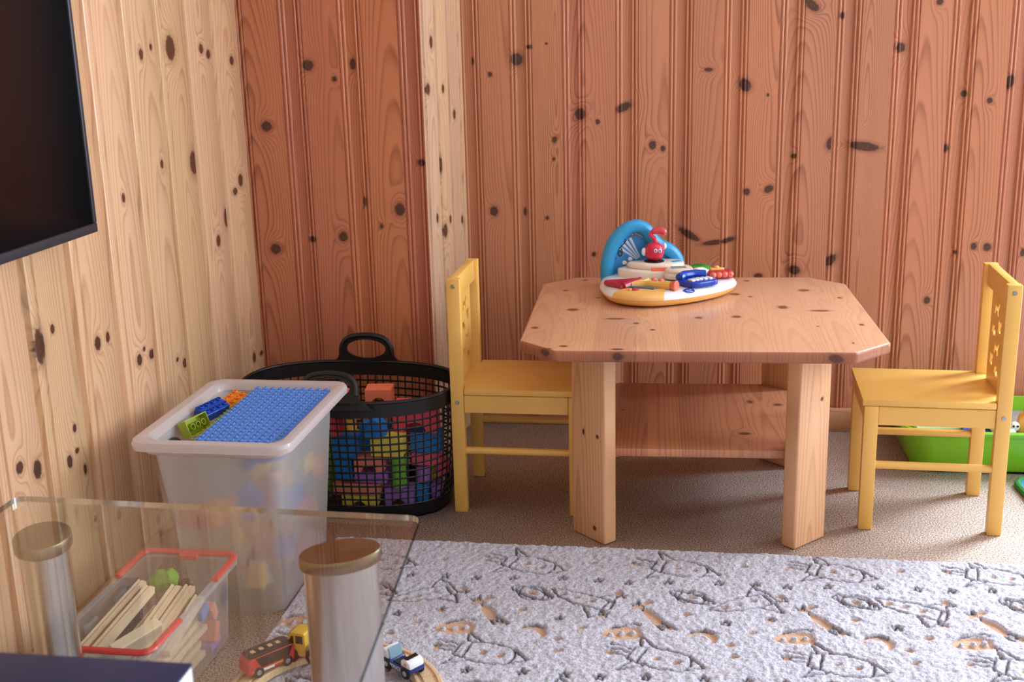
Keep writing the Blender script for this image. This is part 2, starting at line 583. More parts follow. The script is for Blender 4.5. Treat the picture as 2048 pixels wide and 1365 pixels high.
ORANGE_E, ORANGE_L = (207, 136, 101), (142, 80, 56)
PALE_E, PALE_L = (222, 178, 136), (180, 128, 92)
panel_wall('wall_back', -.4569, .1341, BEADED, -.578, 1.12, lambda u, d_, z: (u, YB - d_, z), board_mats('back_wall_pine', 'X', BACK_KNOTS, ORANGE_E, ORANGE_L, 210, .03, (-.7, .95)))
panel_wall('wall_alcove', -.9690, .1447, BEADED, XL, -.624, lambda u, d_, z: (u, YR - d_, z), board_mats('alcove_pine', 'X', RED_KNOTS, (204, 126, 91), (138, 74, 51), 210, .03))
panel_wall('wall_left', 1.7208, .1459, PLAIN, -1.2, YR, lambda u, d_, z: (XL + d_, u, z), board_mats('left_wall_pine', 'Y', LEFT_KNOTS, PALE_E, PALE_L, 165, .015, (1.1, 2.9)))
_rx = lambda y: -.624 + (y - YR) * (.046 / .262)
panel_wall('wall_return', 2.757, .0745, SLIM, YR, YB, lambda u, d_, z: (_rx(u) + d_ * .985, u - d_ * .17, z), board_mats('return_pine', 'Y', RET_KNOTS, (222, 182, 148), (190, 140, 108), 170, .0))

# right of the picture: the back wall's balcony door opening, the right wall with its window
mb = MB(); mb.span((-1.2, -1.3, 0), (2.7, -1.2, HW))
struct(mb.build('wall_front', plastic('bounce_white_wall', (238, 236, 232), .8)))  # unseen wall, added to enclose the light; white keeps its bounce neutral
mb = MB(); mb.span((-1.2, -1.3, HW), (2.7, 3.08, HW + .05))
struct(mb.build('ceiling', plastic('ceiling_paint', (240, 239, 236), .8)))  # unseen ceiling, added for bounce light and whitened to make it less warm
plain_wood = wood('trim_pine', 'X', 'Z', 0, (220, 170, 130), (180, 120, 85), (), 3.)
mb = MB()
mb.span((2.1, 3.0, 0), (2.7, 3.08, HW))
struct(mb.build('wall_back_right', plain_wood))
mb = MB()
mb.span((2.6, 2.5, 0), (2.7, 3.0, HW)); mb.span((2.6, -1.2, 0), (2.7, .6, HW)); mb.span((2.6, .6, 0), (2.7, 2.5, .55)); mb.span((2.6, .6, 1.95), (2.7, 2.5, HW))
struct(mb.build('wall_right', plastic('bounce_white_wall', (238, 236, 232), .8)))  # unseen wall, white so the light it bounces stays neutral
white_paint = plastic('white_frame_paint', (235, 232, 226), .4)
mb = MB()
for a, b in (((1.13, 3.0, 0), (1.2, 3.07, 2.1)), ((2.03, 3.0, 0), (2.1, 3.07, 2.1)), ((1.13, 3.0, 2.03), (2.1, 3.07, 2.1)), ((1.2, 3.0, 0), (2.03, 3.07, .08))):
    mb.span(a, b, .004)
struct(mb.build('door_1', white_paint))
mb = MB()
for a, b in (((2.58, .6, .55), (2.68, .66, 1.95)), ((2.58, 2.44, .55), (2.68, 2.5, 1.95)), ((2.58, .66, .55), (2.68, 2.44, .61)), ((2.58, .66, 1.89), (2.68, 2.44, 1.95)), ((2.58, 1.52, .61), (2.68, 1.58, 1.89))):
    mb.span(a, b, .004)
struct(mb.build('window_1', white_paint))

# skirting boards
base_wood = wood('skirting_pine', 'Z', 'X', .03, (205, 150, 112), (165, 105, 75), ((.03, .55, .008, .01, 0),), 4., vs=1.)
base_wood_y = wood('skirting_pine_side', 'Z', 'Y', .03, (215, 168, 128), (178, 124, 90), (), 9.)
mb = MB(); mb.span((-.575, 2.985, 0), (1.12, 3.0, .062), .003); struct(mb.build('baseboard_back', base_wood))
mb = MB(); mb.span((XL + .014, 2.724, 0), (-.626, 2.738, .062), .003); struct(mb.build('baseboard_alcove', base_wood))
mb = MB(); mb.span((XL, -1.2, 0), (XL + .014, 2.738, .062), .003); struct(mb.build('baseboard_left', base_wood_y))

# carpeted floor
mt, nt, b = new_mat('beige_loop_carpet')
tc = N(nt, 'ShaderNodeTexCoord')
na = N(nt, 'ShaderNodeTexNoise', {'Vector': tc.outputs['Object'], 'Scale': 330., 'Detail': 2.0, 'Roughness': .6})
ncl = N(nt, 'ShaderNodeTexNoise', {'Vector': tc.outputs['Object'], 'Scale': 9., 'Detail': 3.0})
rp = N(nt, 'ShaderNodeValToRGB', {0: na.outputs[0]})
rp.color_ramp.elements[0].position = .36
rp.color_ramp.elements[0].color = c4((122, 96, 82))
rp.color_ramp.elements[1].position = .64
rp.color_ramp.elements[1].color = c4((250, 230, 216))
base = mixc(nt, sstep(nt, ncl.outputs[0], .3, .7), rp.outputs[0], mixc(nt, .12, rp.outputs[0], c4((150, 118, 92))))
nt.links.new(base, b.inputs['Base Color'])
b.inputs['Roughness'].default_value = .95
b.inputs['Specular IOR Level'].default_value = .1
bump(nt, b, na.outputs[0], .5, .003)
mb = MB()
mb.span((XL - .1, -1.3, -.06), (2.7, 3.1, 0))
struct(mb.build('floor', mt, smooth=0))

# ------------------------------------------------------------------ plush rug with a carved space pattern
def build_rug():
    x0, x1, y0, y1 = -.735, 1.05, .55, 2.205
    st = .0027
    nx, ny = int((x1 - x0) / st), int((y1 - y0) / st)
    xs = np.linspace(x0, x1, nx)
    ys = np.linspace(y0, y1, ny)
    X, Y = np.meshgrid(xs, ys)
    rg = np.random.RandomState(4)

    def vnoise(sx, sy):
        gx, gy = int((x1 - x0) / sx) + 3, int((y1 - y0) / sy) + 3
        g = rg.rand(gy, gx)
        fx, fy = (X - x0) / sx, (Y - y0) / sy
        ix, iy = fx.astype(int), fy.astype(int)
        tx, ty = fx - ix, fy - iy
        tx, ty = tx * tx * (3 - 2 * tx), ty * ty * (3 - 2 * ty)
        return (g[iy, ix] * (1 - tx) + g[iy, ix + 1] * tx) * (1 - ty) + (g[iy + 1, ix] * (1 - tx) + g[iy + 1, ix + 1] * tx) * ty
    pile = .0095 + .0030 * (vnoise(.0075, .010) - .5) + .0026 * (vnoise(.004, .005) - .5) + .002 * (vnoise(.05, .05) - .5)
    wob = .003 * (vnoise(.012, .012) - .5), .003 * (vnoise(.012, .012) - .5)
    XW, YW = X + wob[0], Y + wob[1]
    groove = np.zeros_like(X)
    bare = np.zeros_like(X)

    def win(cx, cy, rad):
        i0, i1 = np.searchsorted(xs, [cx - rad, cx + rad])
        j0, j1 = np.searchsorted(ys, [cy - rad, cy + rad])
        return slice(j0, j1), slice(i0, i1)

    def line(pts, cx, cy, ang=0., wd=.0017, sc_=1.):
        ca, sa = math.cos(ang) * sc_, math.sin(ang) * sc_
        P = [(cx + x * ca - y * sa, cy + x * sa + y * ca) for x, y in pts]
        for (ax, ay), (bx, by) in zip(P, P[1:]):
            L = math.hypot(bx - ax, by - ay)
            s = win((ax + bx) / 2, (ay + by) / 2, L / 2 + .012)
            if X[s].size == 0:
                continue
            t = np.clip(((XW[s] - ax) * (bx - ax) + (YW[s] - ay) * (by - ay)) / (L * L + 1e-9), 0, 1)
            dd = np.hypot(XW[s] - ax - t * (bx - ax), YW[s] - ay - t * (by - ay))
            groove[s] = np.maximum(groove[s], np.clip(1.6 - dd / wd, 0, 1))

    def spot(cx, cy, a, b_, ang=0.):
        s = win(cx, cy, max(a, b_) + .01)
        if X[s].size == 0:
            return
        ca, sa = math.cos(ang), math.sin(ang)
        u, v = (XW[s] - cx) * ca + (YW[s] - cy) * sa, -(XW[s] - cx) * sa + (YW[s] - cy) * ca
        bare[s] = np.maximum(bare[s], np.clip((1.15 - np.hypot(u / a, v / b_)) * 4, 0, 1))

    def unspot(cx, cy, a, b_):
        s = win(cx, cy, max(a, b_) + .01)
        if X[s].size:
            bare[s] *= 1 - np.clip((1.1 - np.hypot((XW[s] - cx) / a, (YW[s] - cy) / b_)) * 4, 0, 1)

    def rot(p, ang):
        return p[0] * math.cos(ang) - p[1] * math.sin(ang), p[0] * math.sin(ang) + p[1] * math.cos(ang)

    def rocket(cx, cy, ang, s=1.):
        body = [(-.035, -.028), (.0, -.034), (.04, -.026), (.075, 0), (.04, .026), (.0, .034), (-.035, .028), (-.035, -.028)]
        for pl in (body, [(-.055, -.022), (-.055, .022)], [(-.055, .022), (-.035, .028)], [(-.055, -.022), (-.035, -.028)], [(-.02, .032), (-.06, .062), (-.045, .028)], [(-.02, -.032), (-.06, -.062), (-.045, -.028)], [(.045, .024), (.052, 0), (.045, -.024)],
                   [(-.06, .012), (-.098, .016)], [(-.06, -.012), (-.092, -.014)], [(-.06, 0), (-.10, 0)]):
            line(pl, cx, cy, ang, sc_=s)
        for wx in (-.008, .026):
            ox, oy = rot((wx * s, 0), ang)
            spot(cx + ox, cy + oy, .0065, .0065)

    def shuttle(cx, cy, ang):
        for pl in ([(.07, -.012), (.04, .012), (.0, .022), (-.05, .022), (-.05, -.018), (.0, -.024), (.07, -.012)], [(-.015, .022), (-.045, .058), (-.055, .02)], [(-.02, -.022), (-.05, -.05), (-.06, -.018)], [(-.062, .018), (-.062, -.014)], [(-.05, .022), (-.062, .018)], [(-.05, -.018), (-.062, -.014)]):
            line(pl, cx, cy, ang)
        for wx in (-.02, .012, .04):
            ox, oy = rot((wx, -.002), ang)
            spot(cx + ox, cy + oy, .007, .006)

    def planet(cx, cy):
        circ = [(.026 * math.cos(a), .026 * math.sin(a)) for a in np.linspace(0, 2 * PI, 18)]
        ring = [(.046 * math.cos(a), .017 * math.sin(a)) for a in np.linspace(0, 2 * PI, 20)]
        line(circ, cx, cy)
        line(ring, cx, cy, -.5)
        line(ring, cx, cy, -.5, sc_=.8)
        spot(cx, cy, .010, .006, -.5)

    def star(cx, cy, r=.012):
        pts = [((r if i % 2 == 0 else r * .42) * math.cos(PI / 2 + i * PI / 5), (r if i % 2 == 0 else r * .42) * math.sin(PI / 2 + i * PI / 5)) for i in range(11)]
        line(pts, cx, cy, wd=.0017)

    def comet(cx, cy):
        spot(cx - .022, cy + .030, .010, .009)
        spot(cx + .004, cy - .008, .010, .030, .55)
        for o in (-.012, 0, .012):
            line([(.0 + o * .4, -.01), (.03 + o, -.058)], cx, cy, .1, .0024)
        star(cx - .022, cy + .030, .017)

    def ufo(cx, cy):
        spot(cx, cy, .034, .020, .25)
        spot(cx + .012, cy - .012, .024, .012, .25)
        for o in (-.018, .002, .021):
            unspot(cx + o, cy - .004 + o * .25, .0055, .006)
        line([(-.036, -.008), (-.012, .020), (.02, .030), (.032, .024)], cx, cy)

    def moon(cx, cy):
        spot(cx, cy, .026, .026)
        unspot(cx - .006, cy - .010, .022, .021)
        line([(-.026, .002), (-.016, .022), (.004, .028), (.02, .018)], cx, cy)

    def tile(ox, oy, i):
        rocket(ox - .01, oy + .0, -.30 if i % 2 else -.22)
        planet(ox + .010, oy - .118)
        shuttle(ox + .105, oy - .135, 2.75 if i % 2 else -2.6)
        comet(ox - .065, oy - .188)
        ufo(ox - .113, oy - .258)
        moon(ox + .028, oy - .264)
        for (sx, sy) in ((.06, -.055), (-.11, -.07), (.13, -.055), (-.035, -.06), (.15, -.19), (.07, -.21), (-.12, -.125)):
            star(ox + sx, oy + sy, .010)
        for (sx, sy) in ((.11, .02), (-.10, .015), (.0, -.185), (.115, -.24), (-.03, -.235), (.17, -.10), (-.07, -.145), (.075, -.285), (-.15, -.20)):
            spot(ox + sx, oy + sy, .0085, .0065)
    for row in range(5):
        for k in range(-2, 5):
            tile(.005 + k * .2985 - row * .03, 2.118 - row * .345 + k * .011, k + row)
    Z = pile
    Z = Z * (1 - np.clip(groove, 0, 1) * .85)
    Z = Z * (1 - bare) + .0028 * bare
    edge = np.minimum(np.minimum(X - x0, x1 - X), np.minimum(Y - y0, y1 - Y))
    Z *= np.clip(edge / .006, .12, 1)
    Z += .0005
    n = nx * ny
    co = np.stack([X, Y, Z], -1).reshape(-1, 3)
    me = bpy.data.meshes.new('play_rug')
    idx = np.arange(n).reshape(ny, nx)
    quads = np.stack([idx[:-1, :-1], idx[:-1, 1:], idx[1:, 1:], idx[1:, :-1]], -1).reshape(-1, 4)
    nf = len(quads)
    me.vertices.add(n)
    me.vertices.foreach_set('co', co.ravel().astype(np.float32))
    me.loops.add(nf * 4)
    me.loops.foreach_set('vertex_index', quads.ravel().astype(np.int32))
    me.polygons.add(nf)
    me.polygons.foreach_set('loop_start', np.arange(0, nf * 4, 4, dtype=np.int32))
    me.update(calc_edges=True)
    me.polygons.foreach_set('use_smooth', np.ones(nf, dtype=bool))
    at = me.attributes.new('cut', 'FLOAT', 'POINT')
    at.data.foreach_set('value', np.maximum(bare, 0).ravel().astype(np.float32))
    at = me.attributes.new('groove', 'FLOAT', 'POINT')
    at.data.foreach_set('value', groove.ravel().astype(np.float32))
    mt, nt, b = new_mat('grey_plush_rug')
    a1 = N(nt, 'ShaderNodeAttribute', attribute_name='cut')
    a2 = N(nt, 'ShaderNodeAttribute', attribute_name='groove')
    tc = N(nt, 'ShaderNodeTexCoord')
    na = N(nt, 'ShaderNodeTexNoise', {'Vector': tc.outputs['Object'], 'Scale': 260., 'Detail': 3.0})
    pilec = mixc(nt, sstep(nt, na.outputs[0], .3, .7), c4((170, 163, 174)), c4((216, 211, 222)))
    # carved lines are coloured dark brown, peach where the pile is shaved off
    c = mixc(nt, M(nt, 'MULTIPLY', a2.outputs['Fac'], .92), pilec, c4((74, 54, 52)))
    c = mixc(nt, sstep(nt, a1.outputs['Fac'], .35, .75), c, c4((214, 172, 142)))
    nt.links.new(c, b.inputs['Base Color'])
    b.inputs['Roughness'].default_value = .95
    b.inputs['Specular IOR Level'].default_value = .08
    b.inputs['Sheen Weight'].default_value = .25
    bump(nt, b, na.outputs[0], .6, .004)
    me.materials.append(mt)
    o = bpy.data.objects.new('play_rug', me)
    COL.objects.link(o)
    tag(o, 'pale grey plush play rug with carved rockets, planets and moons', 'rug')


build_rug()

# ------------------------------------------------------------------ television on the left wall
black_frame = plastic('black_tv_plastic', (26, 26, 29), .45)
mt, nt, b = new_mat('dark_tv_glass')
n1 = N(nt, 'ShaderNodeTexNoise', {'Scale': 3.0})
nt.links.new(mixc(nt, n1.outputs[0], (.004, .004, .005, 1), (.006, .006, .007, 1)), b.inputs['Base Color'])
b.inputs['Roughness'].default_value = .12
tv_glass = mt
t = thing('television', 'black flat-screen television mounted on the left pine wall', 'television', (-1.02, 1.85, .725))
mb = MB()
mb.span((-.02, -1.05, .0), (.012, .0, .62), .004)
mb.build('casing', black_frame, t)
mb = MB()
for a, bq in (((.010, -1.05, 0), (.019, 0, .016)), ((.010, -1.05, .604), (.019, 0, .62)), ((.010, -.011, .016), (.019, 0, .604)), ((.010, -1.05, .016), (.019, -1.039, .604))):
    mb.span(a, bq, .002)
mb.build('bezel', plastic('dark_grey_tv_bezel', (44, 46, 52), .4), t)
mb = MB(); mb.span((.010, -1.04, .0155), (.0155, -.0105, .6045)); mb.build('screen', tv_glass, t, smooth=0)
mb = MB(); mb.span((-.048, -.65, .15), (-.02, -.35, .45), .004); mb.build('wall_bracket', black_frame, t)

# ------------------------------------------------------------------ pine play table
TABLE_KNOTS = [(-0.259,0.31,0.0062,0.0071,0),(-0.299,0.192,0.006,0.0066,0),(-0.219,0.115,0.0058,0.0067,0),(-0.271,-0.003,0.0122,0.0118,0),(-0.175,-0.086,0.0202,0.0068,0),(-0.34,-0.166,0.0068,0.0084,0),(-0.13,-0.125,0.0063,0.0064,0),(-0.096,-0.179,0.0051,0.0061,0),(-0.27,-0.311,0.0083,0.0059,0),(-0.165,-0.331,0.0115,0.006,0),(0.132,0.3,0.0072,0.007,0),(0.255,0.194,0.0125,0.0118,0),(0.127,0.128,0.0045,0.0062,0),(0.188,0.023,0.0107,0.0142,0),(0.264,-0.009,0.0211,0.0074,0),(0.324,0.116,0.0055,0.0076,0),(0.24,-0.145,0.0035,0.0034,0),(0.33,-0.13,0.0045,0.0085,0),(0.289,-0.276,0.0019,0.0056,0),(0.093,0.152,0.0114,0.0105,0),(0.082,-0.065,0.0094,0.0098,0),(0.002,-0.075,0.0084,0.0089,0),(-.30,-.33,.008,.006,0)]
tt = thing('play_table', 'low pine table with clipped corners and a lower shelf', 'table', (.0198, 2.51, 0), .0353)
top_wood = wood('table_top_pine', 'X', 'Y', 0, (222, 168, 130), (200, 140, 102), TABLE_KNOTS, 11.1, 260, .09, .02, .28, stave=.085, var=.075, knotcol=(96, 58, 42))
W_, D_, C_ = .724 / 2, .69 / 2, .077
octo = [(-W_ + C_, -D_), (W_ - C_, -D_), (W_, -D_ + C_), (W_, D_ - C_), (W_ - C_, D_), (-W_ + C_, D_), (-W_, D_ - C_), (-W_, -D_ + C_)]
end_grain = wood('table_end_grain', 'X', 'Z', 0, (174, 108, 76), (138, 78, 54), ((.247, .427, .014, .0085, -12), (-.163, .429, .010, .008, 0), (-.305, .431, .009, .007, 0)), 17., 260, .03, .05, .30, stave=.085, var=.07, knotcol=(76, 42, 32))
mb = MB(); mb.prism(octo, .416, .44, None, .006, 3)
for f in mb.bm.faces:
    f.normal_update()
    if abs(f.normal.z) < .80:
        f.material_index = 1
mb.build('tabletop', [top_wood, end_grain], tt)
sh = .262
sc_ = .083
so = [(-sh + sc_, -sh + .03), (sh - sc_, -sh + .03), (sh - .03, -sh + sc_), (sh - .03, sh - sc_), (sh - sc_, sh - .03), (-sh + sc_, sh - .03), (-sh + .03, sh - sc_), (-sh + .03, -sh + sc_)]
mb = MB(); mb.prism([(x * .98, y * 1.0) for x, y in so], .182, .20, None, .003, 2)
mb.build('shelf', wood('table_shelf_pine', 'X', 'Y', 0, (205, 140, 102), (158, 92, 62), ((.10, -.13, .012, .008, 0), (.13, .09, .006, .01, 0), (.19, .07, .010, .008, 0), (-.16, .02, .004, .004, 0)), 23., 140, .035, .05, .4, stave=.07, var=.10, knotcol=(90, 50, 34)), tt)
leg_knots = [((-.012, .235, .0035, .006, 0), (.03, .235, .004, .0045, 0), (.02, .03, .005, .005, 0)), ((.02, .31, .004, .004, 0),), (), ()]
for i, (sx, sy) in enumerate(((-1, -1), (1, -1), (1, 1), (-1, 1))):
    ang = math.atan2(sx, -sy) if True else 0      # broad face looks out of the table's corner
    ang = {(-1, -1): -PI / 4, (1, -1): PI / 4, (1, 1): 3 * PI / 4, (-1, 1): -3 * PI / 4}[(sx, sy)]
    lw = wood('table_leg_pine', 'X', 'Z', .03 * (i - 1), (226, 172, 128), (186, 124, 84), leg_knots[i], 31. + i * 7, 130, .02, .06, .4)
    mb = MB(); mb.span((-.05, -.0175, 0), (.05, .0175, .416), .005, 3)
    o = mb.build('leg', lw, tt)
    o.location = (sx * .216, sy * .228, 0)
    o.rotation_euler = (0, 0, ang)

# ------------------------------------------------------------------ two yellow children's chairs
mt, nt, b = new_mat('yellow_paint')
tc = N(nt, 'ShaderNodeTexCoord')
n1 = N(nt, 'ShaderNodeTexNoise', {'Vector': tc.outputs['Object'], 'Scale': 16., 'Detail': 3.})
n2 = N(nt, 'ShaderNodeTexNoise', {'Vector': tc.outputs['Object'], 'Scale': 90., 'Detail': 4., 'Roughness': .7})
base = mixc(nt, n1.outputs[0], c4((235, 178, 88)), c4((240, 189, 98)))
chips = sstep(nt, N(nt, 'ShaderNodeTexNoise', {'Vector': tc.outputs['Object'], 'Scale': 55., 'Detail': 1.}).outputs[0], .84, .86)
base = mixc(nt, M(nt, 'MULTIPLY', chips, .8), base, c4((120, 82, 52)))
nt.links.new(base, b.inputs['Base Color'])
b.inputs['Roughness'].default_value = .36
yellow = mt
steel = plastic('zinc_bolt', (176, 178, 180), .3, metal=1.)

CW, CD, CL, CLY = .2374, .287, .0287, .021
chair = thing('child_chair', "yellow child's chair on the left, its seat pushed under the pine table", 'chair', (-.5087, 2.4933, 0), -.0009, "yellow children's chairs")
hw = CW / 2
for sy in (-1, 1):
    y0, y1 = sorted((sy * hw, sy * (hw - CLY)))
    mb = MB(); mb.span((0, y0, 0), (CL, y1, .533), .002); mb.build('leg', yellow, chair)
    mb = MB(); mb.span((CD - CL, y0, 0), (CD, y1, .2745), .002); mb.build('leg', yellow, chair)
mb = MB(); mb.prism([(.030, -hw), (CD + .004, -hw), (CD + .004, hw), (.030, hw), (.030, hw - CLY - .001), (.004, hw - CLY - .001), (.004, -hw + CLY + .001), (.030, -hw + CLY + .001)], .275, .2885, None, .0018, 2)
mb.build('seat', yellow, chair)
for sy in (-1, 1):
    mb = MB(); mb.box(((CL + CD - CL) / 2, sy * (hw - .0095), .2535), (CD - 2 * CL - .001, .013, .040), None, .0012, 1); mb.build('apron', yellow, chair)
    mb = MB(); mb.cyl((CL - .002, sy * (hw - .0105), .144), (CD - CL + .002, sy * (hw - .0105), .144), .0085, n=18); mb.build('rung', yellow, chair)
    for bx, bz in ((.0145, .517), (.0145, .2575), (CD - .0145, .263)):
        if sy < 0 or bx < .1:
            mb = MB(); mb.cyl((bx, sy * hw, bz), (bx, sy * (hw + .0016), bz), .0048, .004, n=16); mb.cyl((bx, sy * (hw + .0014), bz), (bx, sy * (hw + .0022), bz), .0018, n=6); mb.build('bolt', steel, chair)
for ax in (.008, CD - .010):
    mb = MB(); mb.box((ax, 0, .2535), (.012, CW - 2 * CLY - .001, .040), None, .0012, 1); mb.build('apron', yellow, chair)
mb = MB(); mb.span((.003, -hw + CLY, .486), (.021, hw - CLY, .533), .0018); mb.build('top_rail', yellow, chair)


def blobs(kind):
    if kind == 0:      # standing animal, side view
        return [(-.020, -.012), (-.013, -.012), (-.011, -.003), (.006, -.003), (.008, -.012), (.015, -.012), (.014, .004), (.022, .010), (.020, .016), (.012, .013), (.006, .006), (-.012, .006), (-.019, .012), (-.017, .002)]
    if kind == 1:
        return [(-.014, -.014), (-.005, -.010), (.004, -.014), (.012, -.010), (.009, .0), (.016, .006), (.012, .014), (.004, .009), (-.006, .013), (-.015, .007), (-.010, -.002)]
    return [(-.017, -.009), (-.008, -.004), (.002, -.012), (.010, -.006), (.018, -.010), (.013, .004), (.004, .003), (.008, .013), (-.002, .009), (-.012, .012)]


pw, pz = .060, .196
holes = [[(cx + x, cz + y) for x, y in blobs(k)] for k, cx, cz in ((0, -.008, .165), (1, .025, .135), (2, -.024, .117), (0, .012, .085), (1, -.026, .055), (2, .022, .040))]
panel = holed_plate('back_panel', [(-pw, 0), (pw, 0), (pw, pz), (-pw, pz)], holes, .009, yellow, chair)
panel.data.transform(Matrix(((0, 0, 1, .012), (1, 0, 0, 0), (0, 1, 0, .289), (0, 0, 0, 1))))
copy_thing(chair, "yellow child's chair on the right, in front of the green tub by the back wall", (.6546, 2.4699, 0), (0, 0, PI - .0305))

# ------------------------------------------------------------------ translucent tub of building bricks
def translucent(name, rgb, trans=.45, rough=.45, dens=.0):
    """milky polypropylene: diffuse + light let through, partly see-through with blur"""
    mt = bpy.data.materials.new(name)
    mt.use_nodes = True
    nt = mt.node_tree
    nt.nodes.remove(nt.nodes['Principled BSDF'])
    out = nt.nodes['Material Output']
    tc = N(nt, 'ShaderNodeTexCoord')
    no = N(nt, 'ShaderNodeTexNoise', {'Vector': tc.outputs['Object'], 'Scale': 8., 'Detail': 2.})
    col = mixc(nt, no.outputs[0], tuple(v * .95 for v in c4(rgb)[:3]) + (1,), c4(rgb))
    di = N(nt, 'ShaderNodeBsdfDiffuse', {'Color': col})
    tr = N(nt, 'ShaderNodeBsdfTranslucent', {'Color': col})
    a = N(nt, 'ShaderNodeMixShader', {0: .52, 1: di.outputs[0], 2: tr.outputs[0]})
    rf = N(nt, 'ShaderNodeBsdfRefraction', {'Color': (.97, .97, .98, 1), 'Roughness': rough, 'IOR': 1.09}) if rough else N(nt, 'ShaderNodeBsdfTransparent', {'Color': (.97, .97, .98, 1)})
    b_ = N(nt, 'ShaderNodeMixShader', {0: trans, 1: a.outputs[0], 2: rf.outputs[0]})
    gl = N(nt, 'ShaderNodeBsdfGlossy', {'Color': (1, 1, 1, 1), 'Roughness': .22})
    fr = N(nt, 'ShaderNodeFresnel', {'IOR': M(nt, 'MULTIPLY_ADD', N(nt, 'ShaderNodeNewGeometry').outputs['Backfacing'], 1 / 1.38 - 1.38, 1.38)})
    c_ = N(nt, 'ShaderNodeMixShader', {0: fr.outputs[0], 1: b_.outputs[0], 2: gl.outputs[0]})
    nt.links.new(c_.outputs[0], out.inputs[0])
    return mt


milky = translucent('milky_polypropylene', (255, 254, 255), .46, .24)
milky_rim = translucent('milky_rim_plastic', (240, 230, 228), .12, .5)
BX, BY = -.826, 2.002
tub = thing('storage_tub', 'large milky translucent tub full of building bricks by the left wall', 'storage tub', (BX, BY, 0))
mb = MB()
outer = [rrect(.080, .128, .02, .0), rrect(.090, .138, .024, .003, c=(0, .01)), rrect(.094, .142, .028, .012, c=(0, .01)), rrect(.120, .168, .030, .325), rrect(.1215, .1695, .030, .342)]
mb.loft(outer, True, False)
mb.build('body', milky, tub)
mb = MB()
prof = [rrect(.1215, .1695, .030, .341), rrect(.140, .188, .032, .340), rrect(.148, .197, .032, .341), rrect(.149, .198, .032, .350), rrect(.1465, .1955, .032, .3565), rrect(.140, .189, .032, .3580), rrect(.128, .176, .032, .3570), rrect(.1225, .1705, .030, .352), rrect(.1195, .1675, .029, .342)]
mb.loft(prof, False, False, loop=True)
mb.build('rim', milky_rim, tub)
mb = MB(); mb.loft([rrect(.126, .174, .03, .326), rrect(.131, .180, .03, .3295), rrect(.131, .180, .03, .3405), rrect(.122, .170, .03, .3405), rrect(.1205, .1685, .03, .326)], False, False, loop=True); mb.build('lip', milky_rim, tub)

BR = {'blue': (24, 74, 178), 'sky': (104, 152, 226), 'lime': (166, 178, 42), 'orange': (240, 140, 44), 'red': (206, 44, 48), 'yellow': (240, 196, 50), 'maroon': (96, 22, 52), 'black': (22, 22, 24), 'white': (232, 228, 220), 'green': (60, 140, 60), 'pink': (226, 110, 120), 'tan': (226, 160, 92)}
bp = {k: plastic(k + '_brick_plastic', v, .25, .5) for k, v in BR.items()}
PS = .016


def brick(nx, ny, h, mat, name, label, loc, rot, group, stud_h=.0045, hollow=False):
    t = thing(name, label, 'toy brick' if name == 'toy_brick' else 'baseplate', loc, 0, group, rot)
    mb = MB()
    if not hollow:
        mb.box((0, 0, h / 2), (nx * PS - .0003, ny * PS - .0003, h), None, .0005, 1)
    else:
        ax_, ay_ = nx * PS / 2, ny * PS / 2
        mb.loft([rrect(ax_, ay_, .0008, 0, 2), rrect(ax_, ay_, .0008, h, 2)], False, True)
        mb.loft([rrect(ax_ - .0016, ay_ - .0016, .0004, 0, 2), rrect(ax_ - .0016, ay_ - .0016, .0004, h - .0016, 2)], False, True)
        mb.loft([rrect(ax_, ay_, .0008, 0, 2), rrect(ax_ - .0016, ay_ - .0016, .0004, 0, 2)], False, False)
        for i in range(nx - 1):
            for j in range(ny - 1):
                mb.lathe([(.0062, .0), (.0062, h - .002), (.0048, h - .002), (.0048, 0)], T((i - nx / 2 + 1) * PS, (j - ny / 2 + 1) * PS, 0), 14, cap0=False, cap1=False)
                mb.lathe([(.0062, 0), (.0048, 0)], T((i - nx / 2 + 1) * PS, (j - ny / 2 + 1) * PS, 0), 14, cap0=False, cap1=False)
    mb.build('body', mat, t)
    mb = MB()
    for i in range(nx):
        for j in range(ny):
            cx, cy = (i - nx / 2 + .5) * PS, (j - ny / 2 + .5) * PS
            # hollow-topped stud
            mb.lathe([(.0047, 0), (.0047, stud_h - .0005), (.0043, stud_h), (.0028, stud_h), (.0026, stud_h - .0025), (.0001, stud_h - .0025)], T(cx, cy, h), 12, cap0=False, cap1=True)
    mb.build('studs', mat, t)
    return t


G_T = 'building bricks in the milky tub'
# the studded plate lying across the tub
brick(10, 20, .0072, bp['sky'], 'studded_baseplate', 'light blue studded baseplate lying across the milky tub', (BX + .036, BY - .002, .3395), (math.radians(1.2), math.radians(0), math.radians(-1.0)), None)
brick(8, 20, .0065, bp['lime'], 'studded_baseplate', 'lime green studded baseplate under the light blue baseplate', (BX - .004, BY - .002, .3255), (math.radians(.8), 0, math.radians(-1.0)), None)
brick(2, 4, .0192, bp['blue'], 'toy_brick', 'dark blue studded brick against the left side of the milky tub', (BX - .092, BY + .046, .331), (math.radians(4), math.radians(24), math.radians(-20)), G_T)
b_ = brick(2, 4, .0192, bp['lime'], 'toy_brick', 'lime brick turned on its side beside the dark blue brick', (BX - .0845, BY - .030, .3365), (math.radians(0), math.radians(-112), math.radians(-13)), G_T, hollow=True)
brick(4, 4, .0080, bp['orange'], 'toy_brick', 'flat orange brick slanting up behind the light blue baseplate', (BX - .060, BY + .108, .330), (math.radians(14), math.radians(10), math.radians(-14)), G_T)
brick(2, 2, .0192, bp['tan'], 'toy_brick', 'tan brick between the dark blue brick and the baseplate', (BX - .067, BY + .074, .305), (0, math.radians(10), math.radians(20)), G_T)
